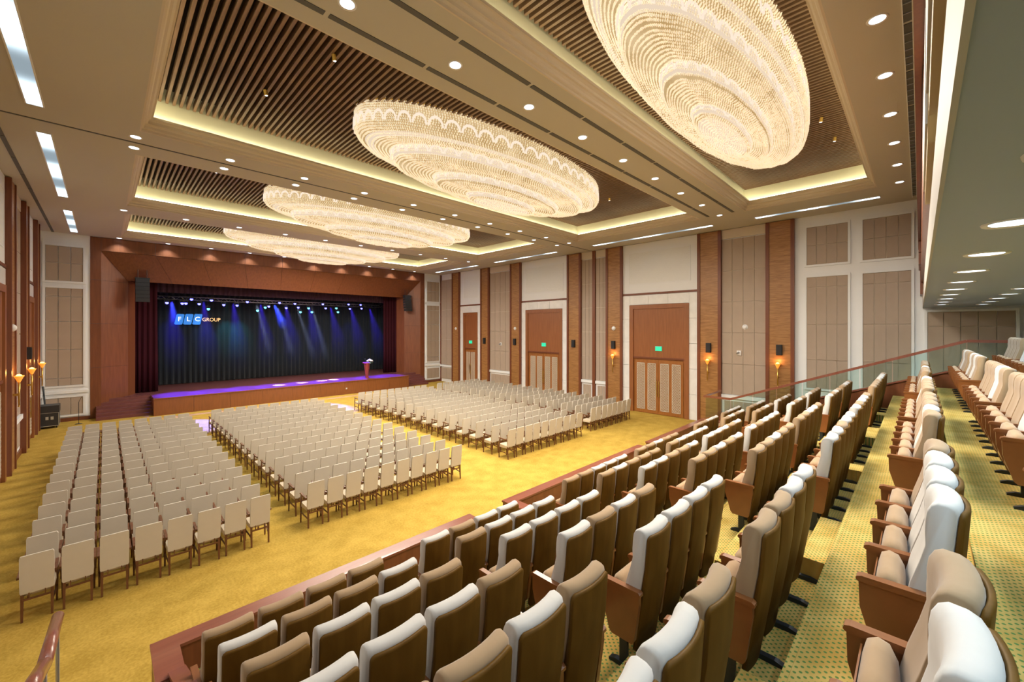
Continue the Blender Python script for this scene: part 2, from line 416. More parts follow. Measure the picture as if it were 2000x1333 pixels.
for k in range(12):
    g = link('grille', sm, t, (0.6 + k * 1.8, 0.09, ZC))
    for j in range(1, 6):
        link('louvre', sl, g, (j * 0.287, 0, -0.008))

# ------------------------------------------------------------------ lamps: downlights
def downlight_mesh(r, led):
    a = MB().lathe([(r * 1.0, -0.004), (r * 1.28, -0.014), (r * 1.32, 0.0)], 20).mesh('trim_ring', 'whiteplastic', True)
    b = MB().lathe([(1e-4, -0.006), (r * 1.0, -0.006)], 20).mesh('lens', led)
    return a, b
def spot(name, loc, power, color, angle, blend=0.6, target=None, size=0.08):
    l = bpy.data.lights.new(name, 'SPOT'); l.energy = power; l.color = color; l.spot_size = math.radians(angle); l.spot_blend = blend
    l.shadow_soft_size = size
    o = bpy.data.objects.new(name, l); COL.objects.link(o); o.location = loc
    if target is not None:
        o.rotation_euler = (Vector(target) - Vector(loc)).to_track_quat('-Z', 'Y').to_euler()
    return o
rg, ln = downlight_mesh(0.11, 'led')
ROWS = [(0.50, 'between upper balcony and nearest coffer'), (6.43, 'on the beam with air grilles'), (14.92, 'nearer line of the paired beam'),
        (15.84, 'stage-side line of the paired beam'), (24.5, 'on the beam nearest the stage'), (32.2, 'along the top of the stage frame')]
for yy, nm in ROWS:
    for k in range(10):
        x = 0.6 + 2.13 * k
        t = thing('downlight', 'round white downlight, %s from left, %s' % (ORD[k], nm), 'downlight', (x, yy, ZC), 'ceiling downlights')
        link('trim_ring', rg, t); link('lens', ln, t)
        spot('downlight_lamp', (x, yy, ZC - 0.03), P_DOWN, (0.80, 0.91, 1.0), 110, 0.8)
rg2, ln2 = downlight_mesh(0.135, 'led_under')
for yy, nm, x00 in ((-0.52, 'in the front row under the upper balcony', 1.25), (-1.5, 'in the second row under the upper balcony', 1.95), (-2.6, 'in the third row under the upper balcony', 1.3)):
    for k in range(11):  # the last lamp of each row is added to brighten the end wall
        x = x00 + 1.875 * k
        t = thing('soffit_downlight', 'cool white round downlight, %s from left, %s' % (ORD[k], nm), 'downlight', (x, yy, ZSOF), 'soffit downlights')
        link('trim_ring', rg2, t); link('lens', ln2, t)
        spot('soffit_lamp', (x, yy, ZSOF - 0.03), P_UNDER, (0.62, 0.84, 1.0), 140, 0.8)

# linear light troughs
def trough(x, y0, y1, label):
    t = thing('linear_light', label, 'light', (x, (y0 + y1) / 2, ZC), 'linear light troughs')
    L_ = (y1 - y0) / 2
    MB().box(-0.125, 0.125, -L_, L_, -0.006, 0.0).build('diffuser', 'linear', t)
    m = MB(); m.box(-0.15, -0.125, -L_, L_, -0.02, 0); m.box(0.125, 0.15, -L_, L_, -0.02, 0); m.box(-0.15, 0.15, -L_ - 0.025, -L_, -0.02, 0); m.box(-0.15, 0.15, L_, L_ + 0.025, -0.02, 0)
    m.build('frame', 'white', t)
for y0, y1, a in ((7.4, 14.4, 'second coffer'), (16.3, 23.6, 'third coffer'), (26.2, 31.8, 'coffer nearest the stage')):
    trough(-1.13, y0, y1, 'cool white linear ceiling light on the left side beside the ' + a)
for y0, y1, a in ((1.1, 5.4, 'nearest coffer'), (7.3, 14.3, 'second coffer'), (17.2, 23.3, 'third coffer'), (25.4, 31.2, 'coffer nearest the stage')):
    trough(21.42, y0, y1, 'thin linear ceiling light above the right wall beside the ' + a)

# ------------------------------------------------------------------ chandeliers
AX, AY = 5.5, 2.0
TIERS = [[(1.0, 1.02), (1.0, 0.42), (0.987, 0.30), (0.96, 0.22), (0.91, 0.17), (0.79, 0.13)],
         [(0.80, 0.15), (0.80, -0.02), (0.787, -0.11), (0.76, -0.17), (0.71, -0.20), (0.52, -0.245)],
         [(0.53, -0.225), (0.53, -0.36), (0.515, -0.43), (0.485, -0.47), (0.43, -0.49), (0.28, -0.515)],
         [(0.29, -0.50), (0.29, -0.59), (0.275, -0.66), (0.24, -0.69), (0.13, -0.71), (0.002, -0.72)]]
def resample(prof, step):
    pts = []; acc = 0.0
    for (r0, z0), (r1, z1) in zip(prof, prof[1:]):
        d = math.hypot((r1 - r0) * 3.2, z1 - z0); n = max(1, int(round(d / step)))
        for k in range(n): pts.append((r0 + (r1 - r0) * k / n, z0 + (z1 - z0) * k / n))
    pts.append(prof[-1]); return pts
tier_meshes = []
for ti, prof in enumerate(TIERS):
    sh = MB().lathe([(r * 0.985, z + 0.02) for r, z in prof], 96, ax=AX, ay=AY).mesh('crystal_curtain', 'shell', True)
    vs = []; fs = []
    for (r, z) in resample(prof, 0.07):
        per = 2 * PI * math.sqrt((AX * AX + AY * AY) / 2) * r
        n = max(6, int(per / 0.075))
        ph = random.random()
        for k in range(n):
            th = 2 * PI * (k + ph) / n
            x = AX * r * math.cos(th); y = AY * r * math.sin(th); s = 0.026 * random.uniform(0.75, 1.25)
            zz = z + 0.012 * math.sin(14 * th) + random.uniform(-0.006, 0.006)
            o = len(vs)
            vs += [(x + s, y, zz), (x, y + s, zz), (x - s, y, zz), (x, y - s, zz), (x, y, zz + s * 1.3), (x, y, zz - s * 1.3)]
            fs += [(o, o + 1, o + 4), (o + 1, o + 2, o + 4), (o + 2, o + 3, o + 4), (o + 3, o, o + 4), (o + 1, o, o + 5), (o + 2, o + 1, o + 5), (o + 3, o + 2, o + 5), (o, o + 3, o + 5)]
    bm_ = bpy.data.meshes.new('bead_strings'); bm_.from_pydata(vs, [], fs); bm_.materials.append(M['bead'])
    n_ = 96
    sh.materials.append(M['shell_bright'])
    if ti > 0:
        for p_ in sh.polygons:
            if p_.index < 2 * n_ or (ti == 3 and p_.index >= 3 * n_): p_.material_index = 1
    else:
        for p_ in sh.polygons:
            if 3 * n_ <= p_.index < 4 * n_: p_.material_index = 1
    # glowing arcs added to stand for lamp-light scallops on the tier walls
    fm = MB(); r0 = prof[0][0] * 1.006; zb = (0.42, -0.05, -0.37, -0.60)[ti]; hgt = (0.30, 0.24, 0.17, 0.10)[ti]
    nf = max(10, int(2 * PI * math.sqrt((AX * AX + AY * AY) / 2) * r0 / 0.46))
    for k in range(nf):
        th = 2 * PI * k / nf
        c_ = Vector((AX * r0 * math.cos(th), AY * r0 * math.sin(th), zb)); tg = Vector((-AX * math.sin(th), AY * math.cos(th), 0)); ds = tg.length * r0 * 2 * PI / nf * 0.5; tg.normalize()
        ou = Vector((tg.y, -tg.x, 0)) * 0.012
        pt = lambda f, q: c_ + tg * (f * ds * math.cos(PI * q / 8)) + Vector((0, 0, hgt * (f if f < 1 else 1) * math.sin(PI * q / 8)))
        arc = [pt(0.98, q) for q in range(9)] + [pt(0.74, q) for q in range(8, -1, -1)]; na = len(arc)
        fm.add([q - ou for q in arc] + [q + ou for q in arc], [(q, q + 1, 16 - q, 17 - q) for q in range(8)] + [(q + na + 1, q + na, 17 - q + na, 16 - q + na) for q in range(8)] + [(q, (q + 1) % na, (q + 1) % na + na, q + na) for q in range(na)])
    tier_meshes.append((sh, bm_, fm.mesh('light_scallops', 'scallop_glow')))
CH = [(XC + 0.05, 3.27, 0.70), (XC + 0.08, 10.86, 1.0), (XC + 0.1, 19.96, 1.08), (XC + 0.12, 28.4, 1.0)]
chl = ['largest and nearest, above the tiered seats', 'second from the balcony, above the near chairs', 'third from the balcony', 'farthest, just in front of the stage']
for (cx, cy, sy), lb in zip(CH, chl):
    t = thing('chandelier', 'oval tiered crystal chandelier, ' + lb, 'chandelier', (cx, cy, ZC + 0.0), 'oval crystal chandeliers')
    t.scale = (1, sy, 1)
    m = MB()
    m.lathe([(1.005, 1.03), (1.005, 0.98), (0.97, 0.97), (0.97, 1.03)], 96, ax=AX, ay=AY)
    m.build('rim', 'gold', t, True)
    m = MB()
    for k in range(16):
        th = 2 * PI * k / 16
        m.tube((AX * 0.9 * math.cos(th), AY * 0.9 * math.sin(th), 1.0), (AX * 0.9 * math.cos(th), AY * 0.9 * math.sin(th), 1.3), 0.012, n=6)
    m.build('hanger_rods', 'greymetal', t)
    for sh, bd, fa in tier_meshes:
        c = link('crystal_tier', sh, t)
        b = link('bead_strings', bd, c); b['kind'] = 'stuff'; b = link('light_scallops', fa, c); b['kind'] = 'stuff'
    l = bpy.data.lights.new('chandelier_lamp', 'AREA'); l.shape = 'ELLIPSE'; l.size = 9.0; l.size_y = 2.8 * sy; l.energy = P_CHAND; l.color = (1.0, 0.90, 0.76)
    lo = bpy.data.objects.new('chandelier_lamp', l); COL.objects.link(lo); lo.location = (cx, cy, ZC - 0.78)

# small accent spots between the slats
for (x, y) in ((3.6, 9.2), (2.9, 11.8), (3.0, 19.0), (2.4, 27.5), (14.6, 2.0), (16.4, 1.9), (16.6, 10.2)):
    t = thing('accent_spot', 'small gold adjustable spot between ceiling slats, near x%d y%d' % (0, 0), 'spotlight', (x, y, ZC + 0.93), 'accent spots between the slats')
    MB().tube((0, 0, 0), (0.03, 0.02, -0.12), 0.045, 0.05, 10).build('body', 'gold', t, False)
    MB().lathe([(1e-4, 0), (0.035, 0)], 10, (0.03, 0.02, -0.124)).build('lens', 'led', t)
acc = [o for o in bpy.data.objects if o.name.startswith('accent_spot')]
for o, lb in zip(acc, ['second coffer, closer to the camera beam', 'second coffer, closer to the lit cove', 'third coffer', 'coffer nearest the stage',
                       'nearest coffer beside the big chandelier', 'nearest coffer towards the right wall', 'second coffer at its right end']):
    o['label'] = 'small gold adjustable spot between the slats, ' + lb

# ------------------------------------------------------------------ walls
wr = tag(box('wall_right', 'white', XR, XR + 0.3, YB, YS + 0.3, 0, 12.2), 'white right wall with pilasters, fabric panels and doors', 'wall', kind='structure')
wl = tag(box('wall_left', 'white', XL - 0.3, XL, YB, YS + 0.3, 0, 12.2), 'white left wall with brown pilasters and fabric panels', 'wall', kind='structure')
wb = tag(box('wall_back', 'white', XL - 0.3, XR + 0.3, YB - 0.3, YB, 0, 12.2), 'plain rear wall behind the seats', 'wall', kind='structure')
wf = MB()
wf.box(XL, -0.55, YS, YS + 0.3, 0, ZC + 0.1); wf.box(21.05, XR, YS, YS + 0.3, 0, ZC + 0.1)
wf = wf.build('wall_front', 'white')
tag(wf, 'white stage wall strips with fabric panels beside the stage', 'wall', kind='structure')

class Side:
    """boxes measured on a side wall: along Y, up Z, and out from the wall"""
    def __init__(s, right): s.r = right; s.wall = wr if right else wl
    def rng(s, a, b):
        return (XR - b, XR - a) if s.r else (XL + a, XL + b)
    def box(s, name, mat, y0, y1, z0, z1, b, a=0.0, parent=None):
        x0, x1 = s.rng(a, b)
        return box(name, mat, x0, x1, y0, y1, z0, z1, parent or s.wall)
    def grid(s, y0, y1, z0, z1, nc, zs, mat='fabric', depth=0.05, gap=0.022, parent=None):
        """fabric panels: nc columns, rows cut at the heights zs"""
        zs = [z0] + list(zs) + [z1]; wd = (y1 - y0) / nc
        for k in range(len(zs) - 1):
            h = zs[k + 1] - zs[k]
            x0, x1 = s.rng(0.0, depth)
            me = MB().box(x0, x1, gap / 2, wd - gap / 2, gap / 2, h - gap / 2).mesh('fabric_panel', mat)
            for c in range(nc):
                link('fabric_panel', me, parent or s.wall, (0, y0 + c * wd, zs[k]))
        s.box('panel_backing', 'cornice', y0, y1, z0, z1, 0.012, parent=parent)
    def frame(s, y0, y1, z0, z1, wdt=0.09, d=0.07, mat='white'):
        m = MB(); x0, x1 = s.rng(0, d)
        m.box(x0, x1, y0 - wdt, y0, z0 - wdt, z1 + wdt); m.box(x0, x1, y1, y1 + wdt, z0 - wdt, z1 + wdt)
        m.box(x0, x1, y0, y1, z0 - wdt, z0); m.box(x0, x1, y0, y1, z1, z1 + wdt)
        return m.build('panel_moulding', mat, s.wall)
    def pilaster(s, y0, y1, n):
        p = s.box('pilaster', 'veneer_h', y0 + 0.15, y1 - 0.15, 0, ZC - 0.03, 0.16)
        s.box('edge_strip', 'trimwood', y0, y0 + 0.15, 0, ZC - 0.03, 0.20, parent=p)
        s.box('edge_strip', 'trimwood', y1 - 0.15, y1, 0, ZC - 0.03, 0.20, parent=p)
        return p
    def panel_bay(s, y0, y1, nc, full=True):
        s.box('wall_band', 'cornice', y0, y1, 9.68, ZC - 0.02, 0.06)
        s.grid(y0, y1, 1.62, 9.64, nc, (3.2, 4.8, 6.4, 8.0))
        s.box('dado_rail', 'white', y0, y1, 1.42, 1.60, 0.12)
        s.box('dado_field', 'white', y0, y1, 0.22, 1.42, 0.03)
        s.grid(y0 + 0.12, y1 - 0.12, 0.36, 1.30, nc, ())
        s.box('skirting', 'trimwood', y0, y1, 0.0, 0.22, 0.08)

door_n = [0]
def door_bay(S, y0, y1, where):
    door_n[0] += 1
    # upper plaster field with relief panel
    S.box('upper_field', 'white', y0, y1, 7.16, ZC - 0.02, 0.05)
    S.frame(y0 + 0.45, y1 - 0.45, 7.74, 9.60, 0.05, 0.08)
    S.box('relief_panel', 'relief', y0 + 0.45, y1 - 0.45, 7.74, 9.60, 0.07)
    S.box('wood_band', 'trimwood', y0, y1, 7.05, 7.16, 0.09)
    # marble surround as slabs
    a, b = y0 + 0.47, y1 - 0.47
    zz = [0, 1.4, 2.8, 4.2, 5.6, 7.03]
    for z0_, z1_ in zip(zz, zz[1:]):
        S.box('marble_slab', 'marble', y0, a, z0_ + 0.008, z1_ - 0.008, 0.07); S.box('marble_slab', 'marble', b, y1, z0_ + 0.008, z1_ - 0.008, 0.07)
    n = max(2, int((b - a) / 0.9))
    for k in range(n):
        S.box('marble_slab', 'marble', a + (b - a) * k / n + 0.006, a + (b - a) * (k + 1) / n - 0.006, 6.46, 7.03, 0.07)
    d = thing('door_%d' % door_n[0], 'tall wooden double door with pale lattice panels, ' + where, 'door', kind='structure')
    fr = 0.24
    x0, x1 = S.rng(0.0, 0.14)
    m = MB(); m.box(x0, x1, a, a + fr, 0, 6.44); m.box(x0, x1, b - fr, b, 0, 6.44); m.box(x0, x1, a + fr, b - fr, 6.2, 6.44)
    m.build('frame', 'doorframe', d)
    S.box('transom_panel', 'doorframe', a + fr, b - fr, 3.32, 6.2, 0.075, parent=d)
    S.box('lintel', 'trimwood', a + fr, b - fr, 3.24, 3.34, 0.10, parent=d)
    S.box('recess', 'doorwood', a + fr, b - fr, 0, 3.24, 0.012, parent=d)
    mid = (a + b) / 2
    for (l0, l1) in ((a + fr + 0.1, mid - 0.01), (mid + 0.01, b - fr - 0.1)):
        lf = S.box('door_leaf', 'doorwood', l0, l1, 0.02, 3.16, 0.05, a=0.012, parent=d)
        wv = (l1 - l0)
        for k in range(2):
            p0 = l0 + wv * (0.09 + 0.47 * k); p1 = p0 + wv * 0.35
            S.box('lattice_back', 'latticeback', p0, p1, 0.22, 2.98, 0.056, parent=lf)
            m = MB(); xa, xb = S.rng(0.052, 0.066); xm = (xa + xb) / 2
            m.box(xa, xb, p0, p0 + 0.03, 0.22, 2.98); m.box(xa, xb, p1 - 0.03, p1, 0.22, 2.98); m.box(xa, xb, p0, p1, 0.22, 0.25); m.box(xa, xb, p0, p1, 2.95, 2.98)
            w_ = p1 - p0; pitch = 0.15; z = 0.22 - w_
            while z < 2.98:
                for sg in (1, -1):
                    za, zb = (z, z + w_ * 1.6) if sg == 1 else (z + w_ * 1.6, z)
                    ya, yb = p0, p1
                    # clip in z
                    def clip(ya, za, yb, zb):
                        pts = [(ya, za), (yb, zb)]
                        lo, hi = 0.24, 2.96
                        if (za < lo and zb < lo) or (za > hi and zb > hi): return None
                        out = []
                        for (y_, z_), (y2, z2) in ((pts[0], pts[1]), (pts[1], pts[0])):
                            if z_ < lo: f = (lo - z_) / (z2 - z_); y_, z_ = y_ + (y2 - y_) * f, lo
                            elif z_ > hi: f = (hi - z_) / (z2 - z_); y_, z_ = y_ + (y2 - y_) * f, hi
                            out.append((y_, z_))
                        return out
                    q = clip(ya, za, yb, zb)
                    if q and abs(q[0][1] - q[1][1]) > 0.02:
                        m.bar((xm, q[0][0], q[0][1]), (xm, q[1][0], q[1][1]), 0.045, 0.012)
                z += pitch
            m.build('lattice_panel', 'lattice', lf)
        hy = l1 - 0.06 if l1 < mid else l0 + 0.06
        m = MB(); xa, xb = S.rng(0.05, 0.12); m.box(xa, xb, hy - 0.015, hy + 0.015, 1.25, 1.29); m.box(xa, xb, hy - 0.015, hy + 0.015, 1.75, 1.79)
        xa, xb = S.rng(0.10, 0.125); m.box(xa, xb, hy - 0.02, hy + 0.02, 1.05, 1.95)
        m.build('handle', 'gold', lf)
    e = thing('exit_sign', 'small glowing green exit sign above door ' + where, 'exit sign', (XR - 0.075 if S.r else XL + 0.075, (a + b) / 2 - 0.05, 3.85), 'green exit signs')
    sg = -1 if S.r else 1
    MB().box(min(0, sg * 0.05), max(0, sg * 0.05), -0.19, 0.19, -0.13, 0.13).build('face', 'green_sign', e)
    MB().box(min(0, sg * 0.055), max(0, sg * 0.055), -0.205, 0.205, 0.13, 0.15).build('hanger', 'greymetal', e)
    return d

def speaker(S, y, z, lb):
    sg = -1 if S.r else 1; x = (XR - 0.16) if S.r else (XL + 0.16)
    t = thing('wall_speaker', lb, 'speaker', (x, y, z), 'small black wall speakers')
    MB().box(min(0, sg * 0.13), max(0, sg * 0.13), -0.12, 0.12, -0.25, 0.25).build('cabinet', 'blackbox', t)
    MB().box(min(0, sg * 0.145), max(0, sg * 0.145), -0.10, 0.10, -0.23, 0.23).build('grille', 'darkgrey' if False else 'blackbox', t)
def round_speaker(S, y, z, lb, off=0.16):
    sg = -1 if S.r else 1; x = (XR - off) if S.r else (XL + off)
    t = thing('dome_sensor', lb, 'sensor', (x, y, z), 'white round wall domes')
    MB().tube((0, 0, 0), (sg * 0.03, 0, 0), 0.13, 0.13, 16).build('base', 'whiteplastic', t)
    m = MB(); pr = [(0.11 * math.cos(a), 0.03 + 0.07 * math.sin(a)) for a in (0, 0.4, 0.8, 1.2, 1.55)]
    n = 16; vs = []
    for r, h in pr:
        for i in range(n): vs.append((sg * h, r * math.cos(2 * PI * i / n), r * math.sin(2 * PI * i / n)))
    m.add(vs, [(k * n + i, k * n + (i + 1) % n, (k + 1) * n + (i + 1) % n, (k + 1) * n + i) for k in range(4) for i in range(n)])
    m.build('dome', 'whiteplastic', t, True)
def sconce(S, y, z, lb):
    sg = -1 if S.r else 1; x = (XR - 0.16) if S.r else (XL + 0.16)
    t = thing('wall_sconce', lb, 'sconce', (x, y, z), 'torch wall sconces')
    px = sg * 0.14
    MB().tube((px, 0, -0.95), (px, 0, -0.12), 0.022, 0.036, 10).build('torch_stem', 'gold', t, True)
    MB().box(min(0, px), max(0, px), -0.03, 0.03, -0.6, -0.52).build('bracket', 'gold', t)
    MB().sphere((px, 0, -0.97), 0.03).build('finial', 'gold', t, True)
    MB().lathe([(0.035, -0.12), (0.05, -0.08), (0.10, 0.04), (0.13, 0.10), (0.12, 0.10), (0.09, 0.04), (0.03, -0.08)], 16, (px, 0, 0)).build('shade', 'amberglass', t, True)
    MB().sphere((px, 0, 0.09), 0.075, 12, 8).build('bulb', 'flame', t, True)
    l = bpy.data.lights.new('sconce_lamp', 'POINT'); l.energy = 9; l.color = (1.0, 0.45, 0.12); l.shadow_soft_size = 0.08
    o = bpy.data.objects.new('sconce_lamp', l); COL.objects.link(o); o.location = (x + sg * 0.22, y, z + 0.22)

R_ = Side(True); L_ = Side(False)
# right wall, from the stage towards the camera
R_.grid(30.70, 32.45, 1.62, 9.64, 2, (4.0, 6.8)); R_.box('dado_rail', 'white', 30.6, 32.6, 1.42, 1.6, 0.12); R_.grid(30.7, 32.45, 0.3, 1.32, 2, ())
R_.box('corner_strip', 'trimwood', 32.44, 32.58, 0, ZC - 0.03, 0.10)
PIL = [(29.45, 30.6), (25.45, 26.56), (21.78, 22.96), (16.18, 17.34), (13.06, 14.23), (7.33, 8.53), (4.13, 5.3)]
for k, (a, b) in enumerate(PIL): R_.pilaster(a, b, k)
door_bay(R_, 26.56, 29.45, 'in the right wall nearest the stage')
R_.panel_bay(22.96, 25.45, 4)
door_bay(R_, 17.34, 21.78, 'in the middle of the right wall')
R_.panel_bay(15.30, 16.18, 3); R_.box('wood_strip', 'veneer', 15.08, 15.28, 0, ZC - 0.03, 0.14); R_.panel_bay(14.23, 15.06, 3)
door_bay(R_, 8.53, 13.06, 'in the right wall nearest the tiered seats')
R_.panel_bay(5.3, 7.33, 4)
for (a, b) in ((2.21, 3.68), (0.24, 1.72)):
    R_.grid(a, b, 7.93, 9.65, 4, (8.8,)); R_.frame(a, b, 7.93, 9.65)
    R_.grid(a, b, 2.3, 7.36, 4, (3.6, 5.2, 6.9)); R_.frame(a, b, 2.3, 7.36)
R_.grid(-2.41, -0.21, 2.6, 5.66, 5, (5.1,)); R_.frame(-2.41, -0.21, 2.6, 5.66)
R_.grid(-5.4, -3.1, 3.0, 5.66, 5, (5.1,)); R_.frame(-5.4, -3.1, 3.0, 5.66)
# left wall mirrors the far half
L_.grid(30.70, 32.45, 1.62, 9.64, 2, (4.0, 6.8)); L_.box('dado_rail', 'white', 30.6, 32.6, 1.42, 1.6, 0.12)
for k, (a, b) in enumerate(PIL[:5]): L_.pilaster(a, b, k)
door_bay(L_, 26.56, 29.45, 'in the left wall nearest the stage')
L_.panel_bay(22.96, 25.45, 4)
door_bay(L_, 17.34, 21.78, 'in the left wall farther back')
L_.panel_bay(14.23, 16.18, 4)
L_.panel_bay(8.0, 13.06, 6)

sp_l = ['on the pilaster right of the door nearest the stage', 'on the third pilaster from the stage', 'on the pilaster before the wood strip', 'on the torch-lit pilaster left of the nearest door',
        'on the pilaster right of the nearest door', 'on the pilaster beside the white panels']
for (y, lb) in zip((26.0, 22.4, 16.75, 13.66, 7.93, 4.72), sp_l):
    speaker(R_, y, 4.0, 'small black speaker box ' + lb)
speaker(L_, 24.9 + 1.1, 4.0, 'small black speaker box on the left wall pilaster')
for y, lb in ((30.0, 'on the pilaster nearest the stage'), (22.4, 'on the third pilaster from the stage'), (13.66, 'on the torch-lit pilaster left of the nearest door')):
    round_speaker(R_, y, 5.04, 'small white round dome ' + lb)
round_speaker(R_, 6.23, 5.1, 'small white round dome on the fabric panels by the glass balustrade', 0.05)
round_speaker(L_, 22.4, 5.04, 'small white round dome on a left wall pilaster')
for y, lb in ((13.66, 'right wall torch sconce with glowing amber cup left of the nearest door'), (7.96, 'right wall torch sconce with glowing amber cup right of the nearest door'),
              (4.77, 'right wall torch sconce with glowing amber cup beside the white panels')):
    sconce(R_, y, 3.25, lb)
for y, lb in ((22.4, 'left wall torch sconce cut by the picture edge'), (26.0, 'left wall torch sconce in the middle of three'), (30.0, 'left wall torch sconce closest to the stage wall')):
    sconce(L_, y, 3.25, lb)
for y, S, lb in ((6.5, R_, 'small white camera box on the fabric panels by the balustrade'), (24.1, R_, 'small white camera box on the panels between the far doors')):
    t = thing('wall_camera', lb, 'camera', (XR - 0.05, y, 3.78), 'white wall cameras')
    MB().box(-0.05, 0, -0.1, 0.1, -0.12, 0.12).build('plate', 'whiteplastic', t)
    MB().tube((-0.05, 0, 0.02), (-0.2, 0.05, -0.03), 0.045, 0.045, 10).build('body', 'greymetal', t)
    MB().lathe([(1e-4, 0), (0.03, 0)], 10, (-0.2, 0.05, -0.03)).build('lens', 'blackbox', t)

# stage wall side panels
def front_grid(x0, x1, z0, z1, nc, zs):
    zs = [z0] + list(zs) + [z1]; wd = (x1 - x0) / nc
    for k in range(len(zs) - 1):
        h = zs[k + 1] - zs[k]
        me = MB().box(0.012, wd - 0.012, YS - 0.05, YS, 0.012, h - 0.012).mesh('fabric_panel', 'fabric')
        for c in range(nc): link('fabric_panel', me, wf, (x0 + c * wd, 0, zs[k]))
    m = MB(); w_ = 0.1
    m.box(x0 - w_, x0, YS - 0.08, YS, z0 - w_, z1 + w_); m.box(x1, x1 + w_, YS - 0.08, YS, z0 - w_, z1 + w_); m.box(x0, x1, YS - 0.08, YS, z0 - w_, z0); m.box(x0, x1, YS - 0.08, YS, z1, z1 + w_)
    m.build('panel_moulding', 'white', wf)
for (a, b) in ((-2.2, -0.82), (21.32, 22.68)):
    front_grid(a, b, 7.58, 9.45, 3, (8.55,)); front_grid(a, b, 1.95, 7.2, 3, (2.35, 3.9, 5.4, 6.75)); front_grid(a, b, 0.36, 1.3, 3, ())
    box('dado_rail', 'white', a - 0.2, b + 0.2, YS - 0.11, YS, 1.52, 1.66, wf)
bl = MB(); bl.box(XL, -0.55, YS - 0.06, YS, 0, 0.2); bl.box(21.05, XR, YS - 0.06, YS, 0, 0.2)
tag(bl.build('baseboard_front', 'trimwood'), 'dark wooden baseboard beneath the stage wall panels', 'baseboard', kind='structure')

# ------------------------------------------------------------------ stage: proscenium frame
pr = thing('proscenium_frame', 'wide red-brown wooden proscenium frame with splayed inner faces around the stage', 'stage frame', kind='structure')
FX0, FX1, SX0, SX1, OX0, OX1 = -0.55, 21.05, -0.12, 20.62, 1.0, 19.5
YI = 33.5; ZS, ZO = 9.42, 7.88
def veneer_quad(name, p, parent=pr, mat='veneer', th=0.03):
    """p: four corners; a slab of thickness th behind it"""
    p = [Vector(q) for q in p]; n = (p[1] - p[0]).cross(p[3] - p[0]).normalized() * th
    m = MB(); m.hexa([q - n for q in p] + p)
    return m.build(name, mat, parent)
zc = [0.0, 2.85, 5.3, 7.75, ZC]
for i in range(4):
    z0, z1 = zc[i] + 0.006, min(zc[i + 1], ZC - 0.02) - 0.006
    box('veneer_panel', 'veneer', FX0, SX0, YS - 0.04, YS, z0, z1, pr); box('veneer_panel', 'veneer', SX1, FX1, YS - 0.04, YS, z0, z1, pr)
n = 9
for i in range(n):
    a = SX0 + (SX1 - SX0) * i / n; b = SX0 + (SX1 - SX0) * (i + 1) / n
    box('veneer_panel', 'veneer', a + 0.006, b - 0.006, YS - 0.04, YS, ZS, ZC - 0.02, pr)
    a2 = OX0 + (OX1 - OX0) * i / n; b2 = OX0 + (OX1 - OX0) * (i + 1) / n
    veneer_quad('veneer_panel', [(a + 0.006, YS, ZS), (b - 0.006, YS, ZS), (b2 - 0.006, YI, ZO), (a2 + 0.006, YI, ZO)])
zs_ = [0.0, 2.85, 5.3, 7.75]
def top_at(f): return ZS + (ZO - ZS) * f
for i in range(4):
    z0 = zs_[i]
    if i < 3:
        z1 = zs_[i + 1] - 0.01
        veneer_quad('veneer_panel', [(SX0, YS, z1), (OX0, YI, z1), (OX0, YI, z0), (SX0, YS, z0)], th=-0.03)
        veneer_quad('veneer_panel', [(SX1, YS, z0), (OX1, YI, z0), (OX1, YI, z1), (SX1, YS, z1)], th=-0.03)
    else:
        veneer_quad('veneer_panel', [(SX0, YS, ZS), (OX0, YI, ZO), (OX0, YI, z0), (SX0, YS, z0)], th=-0.03)
        veneer_quad('veneer_panel', [(SX1, YS, z0), (OX1, YI, z0), (OX1, YI, ZO), (SX1, YS, ZS)], th=-0.03)
# straight inner jambs
veneer_quad('inner_jamb', [(OX1, YI, 0.0), (OX1 - 0.35, 34.3, 0.0), (OX1 - 0.35, 34.3, ZO), (OX1, YI, ZO)], th=-0.03)
veneer_quad('inner_jamb', [(OX0, YI, ZO), (OX0 + 0.35, 34.3, ZO), (OX0 + 0.35, 34.3, 0.0), (OX0, YI, 0.0)], th=-0.03)
m = MB(); m.box(0.3, 20.2, 34.3, 38.7, 9.3, 9.4); m.box(0.2, 0.3, 33.6, 38.7, 0, 9.4); m.box(20.2, 20.3, 33.6, 38.7, 0, 9.4); m.box(0.2, 20.3, 38.6, 38.7, 0, 9.4)
m.box(0.2, 20.3, 33.55, 33.6, ZO, 9.4)
sb = m.build('wall_stage', 'stagedark'); tag(sb, 'black walls enclosing the stage behind the curtains', 'wall', kind='structure')

